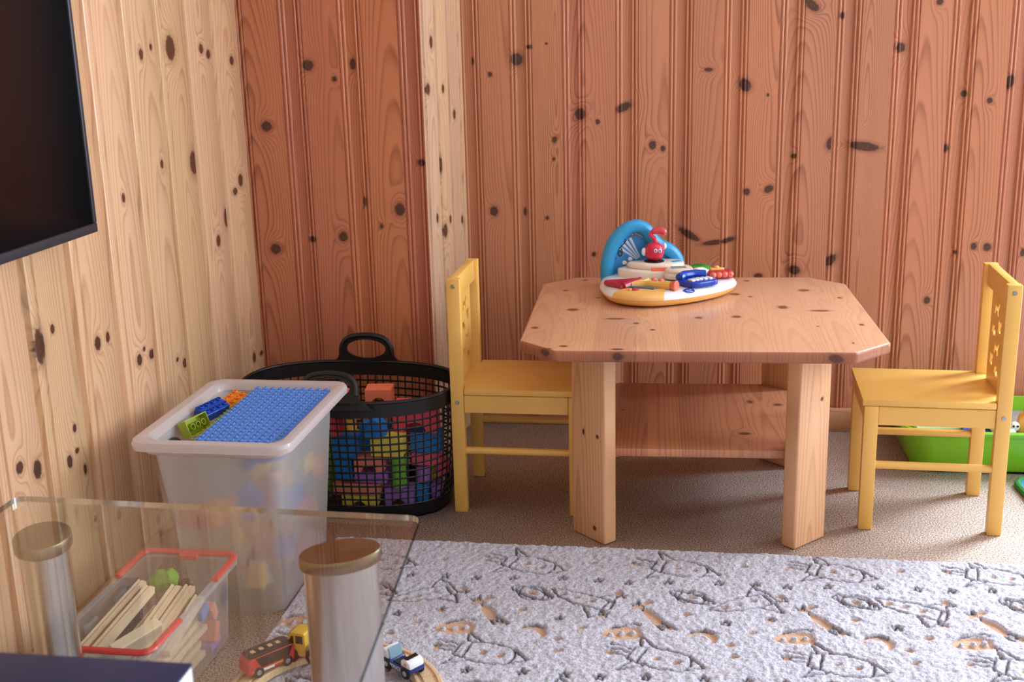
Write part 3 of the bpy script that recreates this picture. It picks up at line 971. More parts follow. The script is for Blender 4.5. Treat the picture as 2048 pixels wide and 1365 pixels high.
t = thing('toy_roller', 'small round black toy piece at the front left inside the milky tub', 'toy', (BX - .086, BY - .135, .333), 0, None, (math.radians(70), 0, .4))
mb = MB(); mb.lathe([(.004, -.006), (.012, -.006), (.014, -.003), (.014, .003), (.012, .006), (.004, .006)], None, 20); mb.build('tyre', bp['black'], t)
mb = MB(); mb.cyl((0, 0, -.0065), (0, 0, .0065), .0045, n=12); mb.build('hub', bp['white'], t)
brick(1, 2, .0150, bp['white'], 'toy_brick', 'white brick in the front left corner of the milky tub', (BX - .101, BY - .148, .322), (math.radians(10), 0, .5), G_T)
brick(2, 8, .0140, bp['maroon'], 'toy_brick', 'maroon brick showing between the baseplate and the right tub rim', (BX + .098, BY - .06, .318), (0, 0, math.radians(-1)), G_T)
brick(1, 2, .0080, bp['yellow'], 'toy_brick', 'small yellow brick at the right rim of the milky tub', (BX + .104, BY + .028, .330), (0, 0, .1), G_T)
# bricks showing blurred through the sides
inside = [('orange', 2, 3, -.020, -.124, .205, 0, 'orange brick seen blurred through the front of the milky tub'), ('red', 4, 2, -.060, -.122, .190, 0, 'red brick seen blurred through the front of the milky tub'),
          ('yellow', 2, 3, .040, -.106, .072, 1, 'pale yellow brick near the bottom front of the milky tub'), ('tan', 4, 2, -.040, -.116, .120, 0, 'tan brick seen blurred low through the front of the milky tub'),
          ('blue', 2, 4, .071, -.030, .20, 0, 'blue brick seen blurred through the right side of the milky tub'), ('yellow', 2, 3, .074, .045, .235, 0, 'yellow brick high behind the right side of the milky tub'),
          ('pink', 2, 3, .066, .035, .150, 0, 'pink brick behind the right side of the milky tub'), ('blue', 2, 3, .060, -.055, .110, 1, 'blue brick low behind the right side of the milky tub'),
          ('yellow', 2, 2, .062, .085, .130, 0, 'yellow brick low behind the right side of the milky tub'), ('orange', 2, 3, .071, .105, .205, 0, 'orange brick at the back of the right side of the milky tub'),
          ('red', 2, 2, .056, .010, .070, 0, 'red brick at the bottom right of the milky tub'), ('green', 2, 2, -.010, -.092, .045, 0, 'green brick at the bottom front of the milky tub'),
          ('blue', 3, 2, -.060, -.086, .040, 0, 'blue brick at the bottom front of the milky tub')]
for i, (c, nx, ny, x, y, z, up, lab) in enumerate(inside):
    brick(nx, ny, .0192, bp[c], 'toy_brick', lab, (BX + x, BY + y, z), (math.radians(80 if i < 4 else 4), math.radians((0, 82)[i >= 4]), math.radians((((i * 37) % 30) - 15) * (.3 if i >= 4 else 1))), G_T)
# the unseen heap that carries them
mb = MB()
rr = random.Random(5)
for i in range(20):
    z = rr.uniform(.035, .27)
    k = z / .34
    mb.box((rr.uniform(-.028, .022) * (1 + .4 * k), rr.uniform(-.05, .07), z), (.05, .032, .02), Euler((rr.random() * 6, rr.random() * 6, rr.random() * 6)).to_matrix().to_4x4(), .001, 1, mi=i % 5)
o = mb.build('brick_heap', [bp['blue'], bp['red'], bp['yellow'], bp['white'], bp['orange']])
o.location = (BX, BY, 0)
tag(o, 'mixed heap of bricks filling the middle of the milky tub', 'bricks')
o['kind'] = 'stuff'

# ------------------------------------------------------------------ black mesh basket of foam blocks
black_pl = plastic('black_basket_plastic', (20, 20, 21), .38, .5)
KX, KY = -.757, 2.436
A0, B0, A1, B1, HR = .224, .126, .246, .163, .283
bask = thing('mesh_basket', 'black plastic mesh basket with two handles holding foam blocks', 'basket', (KX, KY, 0))


def bsec(a, t, z=None, off=0.):
    """point on the basket wall: a = angle round, t = 0 bottom .. 1 rim"""
    bulge = math.sin(PI * t) * .006
    ax, bx = A0 + (A1 - A0) * t + bulge + off, B0 + (B1 - B0) * t + bulge + off
    c, s = math.cos(a), math.sin(a)
    e = 2 / 2.5
    sag = .0 if z is None else z
    return Vector((ax * math.copysign(abs(c) ** e, c), bx * math.copysign(abs(s) ** e, s), HR * t))


def around(n):
    """angles giving even spacing along the rim"""
    P = [bsec(2 * PI * i / 720, 1) for i in range(721)]
    L = [0]
    for p, q in zip(P, P[1:]):
        L.append(L[-1] + (q - p).length)
    out = []
    j = 0
    for k in range(n):
        tgt = L[-1] * k / n
        while L[j + 1] < tgt:
            j += 1
        out.append(2 * PI * (j + (tgt - L[j]) / max(1e-9, L[j + 1] - L[j])) / 720)
    return out


AN = around(72)
mb = MB()
for a in AN:
    mb.tube([bsec(a, t) for t in np.linspace(.10, .90, 9)], .0025, 5, ry=.0018)
for t in np.linspace(.125, .895, 14):
    mb.tube([bsec(a, t) for a in AN], .0018, 5, closed=True, ry=.0024)
mb.build('mesh_wall', black_pl, bask)
mb = MB()
A3 = around(96)


def band(t0, t1, th, z0=0., z1=0.):
    rings = []
    for off, tt_ in ((th / 2, t0), (th / 2, t1), (-th / 2, t1), (-th / 2, t0)):
        rings.append([bsec(a, tt_, off=off) for a in A3])
    return rings


mb.loft(band(.885, 1.0, .005), False, False, loop=True)
mb.tube([bsec(a, 1.0) for a in A3], .0042, 8, closed=True)
mb.build('rim', black_pl, bask)
mb = MB()
mb.loft([[bsec(a, 0, off=-.012) for a in A3], [bsec(a, 0.006, off=-.002) for a in A3], [bsec(a, .02, off=.0015) for a in A3], [bsec(a, .115, off=.0025) for a in A3], [bsec(a, .115, off=-.002) for a in A3], [bsec(a, .02, off=-.003) for a in A3]], True, True)
mb.build('base', black_pl, bask)
for sgn, lean in ((1, .012), (-1, .055)):
    # flat handle rising out of the rim with an oval finger hole
    y = sgn * (B1 - .001)
    outl = [(-.105, -.012), (-.090, .000), (-.072, .012), (-.064, .030), (-.058, .050), (-.040, .066), (.0, .072), (.040, .066), (.058, .050), (.064, .030), (.072, .012), (.090, .000), (.105, -.012)]
    hole = [(.048 * math.cos(a), .036 + .023 * math.sin(a)) for a in np.linspace(0, 2 * PI, 28)[:-1]]
    outl = [(p.x, p.y) for p in catmull([(x_, y_, 0) for x_, y_ in outl], 4, False)]
    h = holed_plate('handle', outl, [hole], .006, black_pl, bask)
    # thickened grip follows the hole
    h.data.transform(T(0, y, HR - .004) @ Rx(math.radians(90)) @ T(0, 0, 0) if sgn > 0 else T(0, y, HR - .004) @ Rx(math.radians(90 - 30)))
    mb = MB()
    mtx = T(0, y, HR - .004) @ Rx(math.radians(90 if sgn > 0 else 60))
    grip = [(-.0625, .020), (-.0585, .045), (-.040, .0635), (0, .0695), (.040, .0635), (.0585, .045), (.0625, .020)]
    mb.tube([mtx @ p for p in catmull([(x_, y_, 0) for x_, y_ in grip], 5, False)], .0065, 8)
    mb.build('grip', black_pl, h)

foam = {k: plastic(k + '_foam', v, .75, .25, noise=.02) for k, v in {'crimson': (232, 84, 96), 'blue': (48, 128, 210), 'amber': (246, 190, 84), 'yellow': (248, 220, 90), 'salmon': (250, 144, 122), 'pink': (246, 100, 126), 'green': (116, 186, 62), 'purple': (178, 116, 208), 'plum': (134, 72, 120), 'red': (236, 76, 86), 'orange': (250, 136, 100)}.items()}


def foam_block(color, shape, x0, x1, z0, z1, y0, label, depth=.048, rz=0.):
    w, h = x1 - x0, z1 - z0
    mb = MB()
    mtx = T((x0 + x1) / 2, y0 + depth / 2, z0) @ Rz(rz) @ T(0, depth / 2, 0) @ Rx(PI / 2)
    if shape == 'box':
        mb.prism([(-w / 2, 0), (w / 2, 0), (w / 2, h), (-w / 2, h)], 0, depth, mtx, .0012, 1)
    elif shape == 'arch':
        r_ = min(w * .26, h * .55)
        pts = [(-w / 2, 0)] + [(-r_ * math.cos(a), r_ * math.sin(a)) for a in np.linspace(0, PI, 13)] + [(w / 2, 0), (w / 2, h), (-w / 2, h)]
        mb.prism(pts, 0, depth, mtx, .0008, 1)
    elif shape == 'tunnel':
        r_ = .0155
        pts = [(-w / 2, 0), (-r_, 0)] + [(-r_ * math.cos(a), .019 + r_ * math.sin(a)) for a in np.linspace(0, PI, 13)] + [(r_, 0), (w / 2, 0), (w / 2, h), (-w / 2, h)]
        mb.prism(pts, 0, depth, mtx, .0008, 1)
    elif shape == 'halfround':
        mb.prism([(w / 2 * math.cos(a), h * math.sin(a)) for a in np.linspace(0, PI, 15)], 0, depth, mtx, .0008, 1)
    else:      # roller standing on end
        mb.cyl(((x0 + x1) / 2, y0 + w / 2, z0), ((x0 + x1) / 2, y0 + w / 2, z1), w / 2, n=24, bevel=.001)
    o = mb.build('foam_block', foam[color])
    return tag(o, label, 'foam block', 'foam blocks in the black basket')


FB = [('crimson', 'arch', -.635, -.54, .191, .258, 2.356, 'crimson foam arch under the right rim of the black basket'), ('blue', 'halfround', -.688, -.646, .194, .237, 2.304, 'blue half-round foam block above the yellow foam block'),
      ('amber', 'round', -.732, -.705, .213, .24, 2.296, 'amber foam roller high in the black basket'), ('blue', 'box', -.761, -.708, .148, .192, 2.303, 'blue foam brick next to the milky tub, high in the basket'),
      ('yellow', 'box', -.680, -.608, .148, .192, 2.318, 'big yellow foam brick in the middle of the black basket'), ('salmon', 'arch', -.718, -.653, .112, .146, 2.313, 'salmon foam arch below the yellow foam brick'),
      ('blue', 'box', -.760, -.724, .093, .142, 2.309, 'blue foam brick left of the salmon foam arch'), ('blue', 'box', -.604, -.536, .140, .187, 2.372, 'blue foam brick at the right end of the black basket'),
      ('pink', 'box', -.604, -.538, .107, .137, 2.377, 'pink foam brick below the blue one at the right end'), ('green', 'round', -.644, -.609, .070, .14, 2.328, 'green foam roller standing in the black basket'),
      ('purple', 'box', -.720, -.648, .085, .109, 2.319, 'purple foam brick left of the green foam roller'), ('salmon', 'box', -.771, -.667, .055, .082, 2.319, 'long salmon foam brick low in the black basket'),
      ('yellow', 'arch', -.753, -.675, .024, .053, 2.321, 'yellow foam arch at the bottom of the black basket'), ('purple', 'arch', -.663, -.597, .02, .064, 2.344, 'purple foam arch at the bottom of the black basket'),
      ('purple', 'round', -.593, -.561, .072, .104, 2.360, 'purple foam roller below the pink foam brick'), ('pink', 'box', -.556, -.530, .076, .104, 2.402, 'small pink foam brick low at the right end of the basket'),
      ('blue', 'box', -.592, -.568, .02, .068, 2.362, 'small blue foam brick right of the purple foam arch'), ('purple', 'box', -.564, -.545, .02, .06, 2.386, 'small purple foam brick at the bottom right of the basket'),
      ('plum', 'box', -.755, -.683, .243, .262, 2.294, 'dark plum foam brick under the front handle of the basket'), ('red', 'box', -.76, -.741, .2, .24, 2.295, 'narrow red foam brick beside the milky tub')]
for c, s_, a, b_, z0, z1, y0, lab in FB:
    foam_block(c, s_, a, b_, z0, z1, y0, lab, depth=.044)
foam_block('orange', 'tunnel', -.716, -.656, .217, .270, 2.415, 'orange foam arch sticking up highest in the black basket', .05, .12)
foam_block('crimson', 'box', -.645, -.595, .150, .235, 2.41, 'crimson foam brick behind the crimson foam arch', .045, -.2)
foam_block('orange', 'box', -.790, -.735, .20, .262, 2.40, 'orange foam brick behind the front handle of the basket', .05, .1)
foam_block('red', 'box', -.600, -.555, .19, .235, 2.425, 'red foam brick at the back right of the basket', .045, .1)
foam_block('blue', 'box', -.720, -.655, .13, .20, 2.375, 'blue foam brick deep behind the yellow foam brick', .04, 0)
foam_block('purple', 'box', -.720, -.665, .03, .12, 2.375, 'purple foam brick deep behind the yellow foam arch', .04, 0)
foam_block('yellow', 'box', -.60, -.55, .03, .13, 2.43, 'yellow foam brick deep at the right of the basket', .04, 0)
foam_block('green', 'box', -.86, -.79, .03, .20, 2.36, 'green foam brick deep behind the milky tub', .05, 0)

# ------------------------------------------------------------------ clear box with red rim, full of wooden track
clear_pp = translucent('clear_polypropylene', (236, 234, 240), .74, 0)
red_pl = plastic('red_rim_plastic', (226, 62, 62), .3)
SX, SY, SH = -.877, 1.639, .150
box_ = thing('small_storage_box', 'small clear plastic box with red rim holding wooden track pieces', 'storage box', (SX, SY, 0), math.radians(-.6))
hx, hy = .083, .168
mb = MB()
mb.loft([rrect(.070, .138, .012, .001), rrect(.074, .144, .014, .004), rrect(hx - .004, hy - .008, .016, SH - .018), rrect(hx - .003, hy - .007, .016, SH - .004)], True, False)
mb.build('body', clear_pp, box_)
mb = MB()      # clear flange all round
mb.loft([rrect(hx - .003, hy - .007, .016, SH - .006), rrect(hx + .006, hy + .006, .016, SH - .006), rrect(hx + .006, hy + .006, .016, SH - .013), rrect(hx + .0075, hy + .0075, .016, SH - .013), rrect(hx + .0075, hy + .0075, .016, SH - .004), rrect(hx - .003, hy - .007, .016, SH - .004)], False, False, loop=True)
mb.build('flange', clear_pp, box_)
rimpath = rrect(hx + .004, hy + .004, .018, SH, 6)
nrp = len(rimpath)


def rim_piece(a_pts):
    mb = MB()
    mb.tube(a_pts, .0068, 8, ry=.0042, up=(0, 0, 1))
    return mb.build('red_rim', red_pl, box_)


q = hy + .004
p_ = hx + .004
c1 = lambda sx, sy: [Vector((sx * (p_ - .018 + .018 * math.cos(a)), sy * (q - .018 + .018 * math.sin(a)), SH)) for a in np.linspace(0, PI / 2, 6)]
# back piece wraps both rear corners, front piece both front corners; the middles of the long sides stay clear
rim_piece([Vector((-p_, q - .105, SH - .001))] + [Vector((-p_, q - .05, SH))] + c1(-1, 1) + c1(1, 1)[::-1] + [Vector((p_, q - .05, SH)), Vector((p_, q - .098, SH - .001))])
rim_piece([Vector((-p_, -q + .085, SH - .001))] + [Vector((-p_, -q + .05, SH))] + c1(-1, -1) + c1(1, -1)[::-1] + [Vector((p_, -q + .05, SH)), Vector((p_, -q + .105, SH - .001))])
for sy in (1,):
    mb = MB(); mb.box((0, sy * (hy - .004), SH - .004), (.036, .012, .010), None, .002, 1); mb.build('clip_tab', red_pl, box_)
for sx in (-1,):
    for yy in (-.06, .04):
        mb = MB()
        mb.prism([(-.016, -.05), (.016, -.05), (.018, .002), (.014, .006), (.010, .002), (-.010, .002), (-.014, .006), (-.018, .002)], -.003, .003, T(sx * (hx - .013), yy, SH - .020) @ Rz(PI / 2) @ Rx(PI / 2), .001, 1)
        mb.build('divider_slot', clear_pp, box_)
track_wood = wood('beech_track', 'Y', 'X', 0, (232, 200, 160), (212, 172, 128), (), 3., 260, .02, .03, .5)
# (x, y, z of centre), (length, width, thickness), yaw, pitch, label
sticks = [((-.941, 1.486, .106), (-.914, 1.698, .144), .015, .012, 'wooden track stick nearest the left side of the clear box'), ((-.914, 1.486, .108), (-.893, 1.683, .142), .017, .013, 'second wooden track stick from the left in the clear box'),
          ((-.890, 1.515, .090), (-.881, 1.679, .108), .014, .010, 'short low wooden track stick in the middle of the clear box'), ((-.874, 1.520, .088), (-.868, 1.728, .122), .018, .012, 'wooden track stick right of the short low one in the clear box'),
          ((-.852, 1.535, .088), (-.846, 1.734, .120), .018, .012, 'slanting wooden track stick beside the pale wood block'), ((-.828, 1.585, .080), (-.823, 1.718, .110), .017, .012, 'wooden track stick nearest the right side of the clear box')]
for (pa, pb, wd, th, lab) in sticks:
    t_ = wood('beech_stick', 'Y', 'X', rr.uniform(-.01, .01), (240, 214, 182), (226, 192, 154), (), rr.uniform(0, 50), 200, .02, .03, .5)
    pa, pb = Vector(pa), Vector(pb)
    L = (pb - pa).length
    mb = MB()
    # two rail grooves along the top, a notch at the end
    mb.prism([(-wd / 2, -th / 2), (wd / 2, -th / 2), (wd / 2, th / 2), (wd * .30, th / 2), (wd * .26, th * .25), (wd * .10, th * .25), (wd * .06, th / 2), (-wd / 2, th / 2)], -L / 2, L / 2, Ry(PI / 2) @ Rz(PI / 2), 0)
    o = mb.build('wooden_track', t_)
    x_ = (pb - pa).normalized()
    y_ = Vector((0, 0, 1)).cross(x_).normalized()
    mm = Matrix((x_, y_, x_.cross(y_))).transposed().to_4x4()
    mm.translation = (pa + pb) / 2
    o.matrix_world = mm @ Rx(math.radians(12))
    tag(o, lab, 'toy track', 'wooden track in the clear box')
mb = MB(); mb.box((0, 0, 0), (.086, .020, .032), None, .002, 1)
o = mb.build('wooden_block', wood('beech_block', 'Z', 'X', 0, (240, 220, 192), (228, 200, 164), (), 9., 180, .02, .03, .5))
o.matrix_world = T(-.846, 1.530, .132) @ Rz(math.radians(58)) @ Ry(math.radians(-8)) @ Rx(math.radians(20))
tag(o, 'pale thick wood block at the front right in the clear box', 'wooden block')
# lower layers seen through the clear side
for k in range(5):
    mb = MB(); mb.box((0, 0, 0), (.19, .026, .011), None, .001, 1)
    o = mb.build('wooden_track', track_wood)
    o.matrix_world = T(SX + .044 - .004 * (k % 3), SY - .03 + .006 * k, .014 + k * .0135) @ Rz(math.radians(90 + (k % 3 - 1) * 3))
    tag(o, ['lowest wooden track piece', 'second wooden track piece from the bottom', 'third wooden track piece from the bottom', 'fourth wooden track piece from the bottom', 'fifth wooden track piece from the bottom'][k] + ' behind the right side of the clear box', 'toy track', 'wooden track in the clear box')
for (x, y, z, sz, c, rot, lab) in ((.056, .108, .070, (.022, .020, .03), 'salmon', .4, 'small orange block behind the back right side of the clear box'), (.056, .100, .036, (.030, .018, .036), 'orange', -.5, 'slanted orange block at the back right in the clear box'), (.050, .104, .012, (.03, .04, .016), 'purple', .1, 'purple block at the bottom back right in the clear box'), (.056, .082, .082, (.012, .03, .02), 'blue', .2, 'narrow blue block at the back right in the clear box')):
    mb = MB(); mb.box((0, 0, 0), sz, None, .0015, 1)
    o = mb.build('toy_block', foam[c])
    o.matrix_world = T(SX + x, SY + y, z) @ Rx(rot)
    tag(o, lab, 'toy block')
# green felt leaf
pts = catmull([(-.024, -.014, 0), (-.010, -.020, 0), (.008, -.016, 0), (.022, -.018, 0), (.026, .0, 0), (.018, .016, 0), (.002, .019, 0), (-.016, .016, 0), (-.028, .004, 0)], 4)
mb = MB()
ringb = [Vector((p.x, p.y, -.003 + .004 * math.sin(i))) for i, p in enumerate(pts)]
mb.loft([[p * .6 + Vector((0, 0, -.002)) for p in ringb], ringb, [p + Vector((0, 0, .003)) for p in ringb], [Vector((p.x * .55, p.y * .55, .010)) for p in ringb]], True, True)
o = mb.build('toy_leaf', plastic('green_felt', (120, 176, 60), .85, .1))
o.matrix_world = T(-.902, 1.752, .124) @ Rx(math.radians(52)) @ Rz(.2)
tag(o, 'crumpled green leaf-shaped toy at the back in the clear box', 'toy')
# black toy with metal ring
t = thing('toy_engine', 'black toy part with metal fittings at the back of the clear box', 'toy', (-.866, 1.757, .108), .4)
mb = MB(); mb.box((0, 0, 0), (.026, .022, .016), None, .004, 2); mb.cyl((.0, -.012, .003), (.0, .012, .003), .010, n=16); mb.build('body', bp['black'], t)
mb = MB(); mb.cyl((-.004, -.013, .004), (-.004, -.0115, .004), .005, n=14); mb.cyl((.010, -.010, .010), (.012, -.012, .014), .003, n=10); mb.build('fitting', steel, t)

# ------------------------------------------------------------------ glass side table with steel columns
GZ = .400
mt = bpy.data.materials.new('clear_table_glass')
mt.use_nodes = True
nt = mt.node_tree
nt.nodes.remove(nt.nodes['Principled BSDF'])
noi = N(nt, 'ShaderNodeTexNoise', {'Scale': 4.})
tcol = mixc(nt, noi.outputs[0], (.90, .915, .895, 1), (.915, .93, .91, 1))
tr = N(nt, 'ShaderNodeBsdfTransparent', {'Color': tcol})
gl = N(nt, 'ShaderNodeBsdfGlossy', {'Color': (1, 1, 1, 1), 'Roughness': .015})
gback = N(nt, 'ShaderNodeNewGeometry').outputs['Backfacing']
fr = N(nt, 'ShaderNodeFresnel', {'IOR': M(nt, 'MULTIPLY_ADD', gback, 1 / 1.45 - 1.45, 1.45)})
mx = N(nt, 'ShaderNodeMixShader', {0: fr.outputs[0], 1: tr.outputs[0], 2: gl.outputs[0]})
nt.links.new(mx.outputs[0], nt.nodes['Material Output'].inputs[0])
glass_face = mt
mt = bpy.data.materials.new('polished_glass_edge')
mt.use_nodes = True
nt = mt.node_tree
nt.nodes.remove(nt.nodes['Principled BSDF'])
noi = N(nt, 'ShaderNodeTexNoise', {'Scale': 30.})
ecol = mixc(nt, noi.outputs[0], (.16, .20, .18, 1), (.22, .26, .24, 1))
tr = N(nt, 'ShaderNodeBsdfTransparent', {'Color': ecol})
gl = N(nt, 'ShaderNodeBsdfGlossy', {'Color': (.92, .95, .92, 1), 'Roughness': .05})
# seen from inside, light is totally reflected at the edge; from outside little is
bk = N(nt, 'ShaderNodeNewGeometry').outputs['Backfacing']
mx = N(nt, 'ShaderNodeMixShader', {0: M(nt, 'MULTIPLY_ADD', bk, .72, .12), 1: tr.outputs[0], 2: gl.outputs[0]})
nt.links.new(mx.outputs[0], nt.nodes['Material Output'].inputs[0])
glass_edge = mt
gt = thing('glass_side_table', 'clear glass side table on polished steel columns, in the left foreground', 'glass table', (-.65, 1.1, 0))
quad = [(-.318, .362), (.292, .344), (.340, -.30), (-.312, -.30)]
pl = []
for i, (x, y) in enumerate(quad):
    a, bq = Vector((*quad[i - 1], 0)), Vector((*quad[(i + 1) % 4], 0))
    v = Vector((x, y, 0))
    r_ = .018
    d1, d2 = (a - v).normalized(), (bq - v).normalized()
    for tt_ in np.linspace(0, 1, 6):
        p0, p1, p2 = v + d1 * r_, v, v + d2 * r_
        pl.append(p0 * (1 - tt_) ** 2 + p1 * 2 * tt_ * (1 - tt_) + p2 * tt_ ** 2)
mb = MB()
n_ = len(pl)
lo = [mb.bm.verts.new((p.x, p.y, GZ - .0085)) for p in pl]
hi = [mb.bm.verts.new((p.x, p.y, GZ)) for p in pl]
mb.bm.faces.new(lo[::-1]); mb.bm.faces.new(hi)
for i in range(n_):
    f = mb.bm.faces.new((lo[i], lo[(i + 1) % n_], hi[(i + 1) % n_], hi[i]))
    f.material_index = 1
    f.smooth = True
mb.build('tabletop', [glass_face, glass_edge], gt)
mt, nt, b = new_mat('brushed_steel')
tc = N(nt, 'ShaderNodeTexCoord')
no = N(nt, 'ShaderNodeTexNoise', {'Vector': V(nt, 'MULTIPLY', tc.outputs['Object'], (60, 60, 2)), 'Scale': 4., 'Detail': 2.})
nt.links.new(mixc(nt, no.outputs[0], c4((222, 219, 214)), c4((236, 234, 230))), b.inputs['Base Color'])
b.inputs['Metallic'].default_value = 1.
b.inputs['Roughness'].default_value = .22
column_steel = mt
mt, nt, b = new_mat('spun_steel_disc')
tc = N(nt, 'ShaderNodeTexCoord')
sx = N(nt, 'ShaderNodeSeparateXYZ', {0: tc.outputs['Object']})
no = N(nt, 'ShaderNodeTexNoise', {'W': M(nt, 'MULTIPLY', M(nt, 'SQRT', M(nt, 'ADD', M(nt, 'MULTIPLY', sx.outputs[0], sx.outputs[0]), M(nt, 'MULTIPLY', sx.outputs[1], sx.outputs[1]))), 900.)}, noise_dimensions='1D')
nt.links.new(mixc(nt, no.outputs[0], c4((150, 136, 112)), c4((182, 168, 140))), b.inputs['Base Color'])
b.inputs['Metallic'].default_value = 1.
b.inputs['Roughness'].default_value = .32
b.inputs['Anisotropic'].default_value = .7
disc_steel = mt


def column(x, y, a, bb, rz, z0, k0):
    mb = MB()
    oval = lambda k, z: [Vector((a * k * math.cos(t), bb * k * math.sin(t), z)) for t in np.linspace(0, 2 * PI, 41)[:-1]]
    mb.loft([oval(k0, z0), oval(k0, GZ - .026)], True, True)
    o = mb.build('leg', column_steel, gt, (x + .65, y - 1.1, 0), (0, 0, rz))
    mb = MB()
    mb.loft([oval(.99, GZ - .026), oval(1.02, GZ - .024), oval(1.02, GZ - .0105), oval(1.0, GZ - .0088)], True, True)
    mb.build('disc', disc_steel, o)


column(-.866, 1.352, .0375, .048, math.radians(27), .0, .82)
column(-.443, 1.343, .053, .036, math.radians(30), .0135, .93)
column(-.866, .87, .0375, .048, math.radians(27), .0, .82)
column(-.400, .87, .053, .036, math.radians(30), .0135, .93)

# board-game box and paper on the glass
navy = plastic('navy_box_print', (26, 42, 78), .42, .5, noise=.05, nscale=9)
t = thing('board_game_box', 'dark navy box with white sides on the glass table, in the lower left corner', 'box', (-.61, .835, GZ + .0005))
mb = MB(); mb.span((-.155, -.115, .0), (.138, .118, .050), .001); mb.build('tray', plastic('white_box_card', (226, 226, 232), .6), t)
mb = MB()
mb.span((-.157, -.117, .0495), (.1385, .1195, .0525), .0008)
mb.build('lid_top', navy, t)
emb = plastic('embossed_dark_varnish', (17, 24, 46), .22)
for i, (x, wd, hgt) in enumerate(((-.075, .018, .030), (-.045, .018, .030), (-.015, .018, .030), (.015, .018, .030), (.045, .018, .030), (.075, .018, .030))):
    pass
mb = MB()
for x in (-.09, -.06, -.03, .0, .03, .06):
    mb.tube([(x + .010 * math.cos(a), .035 + .020 * math.sin(a), .0527) for a in np.linspace(.6, 5.6, 12)], .0028, 5, ry=.0004)
mb.build('embossing', emb, t)
mb = MB()
mb.prism([(-.11, -.10), (.11, -.10), (.112, .045), (-.112, .050)], 0, .012, None, .0015, 2)
o = mb.build('grey_folder', plastic('pale_grey_card', (206, 196, 184), .5))
o.location = (-.355, .862, GZ + .0005)
tag(o, 'pale grey folder on the glass table, at the bottom edge of the picture', 'folder')

# ------------------------------------------------------------------ wooden toy road with three vehicles
RZ = .0135
trk = thing('curved_track', 'round pale wooden toy road with wheel grooves lying on the grey rug', 'toy road', (-.55, 1.575, RZ))
prof_t = [(-.0215, 0), (.0215, 0), (.0215, .0105), (.0195, .012), (.0145, .012), (.0140, .0085), (.0085, .0085), (.0080, .012), (-.0080, .012), (-.0085, .0085), (-.0140, .0085), (-.0145, .012), (-.0195, .012), (-.0215, .0105)]
for s0 in range(4):
    mb = MB()
    a0 = s0 * PI / 2 + .5
    rings = [[Vector(((.158 + x) * math.cos(a), (.158 + x) * math.sin(a), z)) for x, z in prof_t] for a in np.linspace(a0 + .004, a0 + PI / 2 - .004, 20)]
    mb.loft(rings)
    mb.build('track_segment', wood('beech_road', 'X', 'Y', 0, (232, 198, 158), (208, 168, 126), (), 4. + s0 * 9, 220, .03, .05, .45), trk, smooth=25)
TZ = RZ + .0125
rubber = plastic('black_toy_rubber', (26, 25, 26), .6)
hubm = plastic('silver_toy_hub', (190, 190, 192), .3, metal=.8)


def wheel(parent, x, y, z, r, wd, s):
    mb = MB(); mb.lathe([(r * .5, -wd / 2), (r * .9, -wd / 2), (r, -wd / 3), (r, wd / 3), (r * .9, wd / 2), (r * .5, wd / 2)], T(x, y, z) @ Rx(PI / 2), 22)
    o = mb.build('wheel', rubber, parent)
    mb = MB(); mb.lathe([(r * .52, -wd * .42), (r * .52, wd * .42), (r * .45, wd * .56), (r * .12, wd * .66)], T(x, y, z) @ Rx(-s * PI / 2), 16)
    mb.build('hub', hubm, o)


# red bus / carriage with black roof
red_toy = plastic('red_toy_paint', (206, 52, 52), .28)
blk_toy = plastic('black_toy_paint', (24, 23, 24), .3)
bus = thing('toy_bus', 'red toy bus with black roof and windows on the wooden toy road', 'toy bus', (-.681, 1.648, TZ), math.radians(50))
mb = MB()
side = [(-.043, .006), (.043, .006), (.045, .012), (.044, .032), (.037, .036), (-.037, .036), (-.044, .030), (-.045, .012)]
mb.prism(side, -.0165, .0165, Rx(PI / 2), .003, 2); mb.build('body', red_toy, bus)
for s_ in (-1, 1):
    mb = MB(); mb.prism([(-.020, .016), (.030, .016), (.040, .0345), (-.030, .0345)], -.0006, .0006, T(0, s_ * .0166, 0) @ Rx(PI / 2), .0002, 1); mb.build('side_window', blk_toy, bus)
    mb = MB(); mb.box((-.008, s_ * .0167, .0105), (.022, .0006, .004), None, 0); mb.build('lettering', plastic('white_toy_print', (236, 236, 236), .4), bus)
    mb = MB(); mb.box((.0, s_ * .0167, .0125), (.075, .0005, .0012), None, 0); mb.build('stripe', plastic('yellow_toy_stripe', (236, 190, 60), .4), bus)
    for x in (-.026, .028):
        wheel(bus, x, s_ * .0150, .0085, .0095, .006, s_)
mb = MB()
mb.prism([(p.x, p.y) for p in rrect(.041, .0155, .010, 0)], .0355, .0395, None, .0015, 2)
mb.build('roof', blk_toy, bus)
mb = MB()
for x in (-.026, -.010, .006, .021):
    mb.box((x, 0, .0396), (.0075, .009, .0006), None, .0002, 1)
mb.build('roof_windows', plastic('bare_wood_inlay', (222, 180, 140), .5), bus)
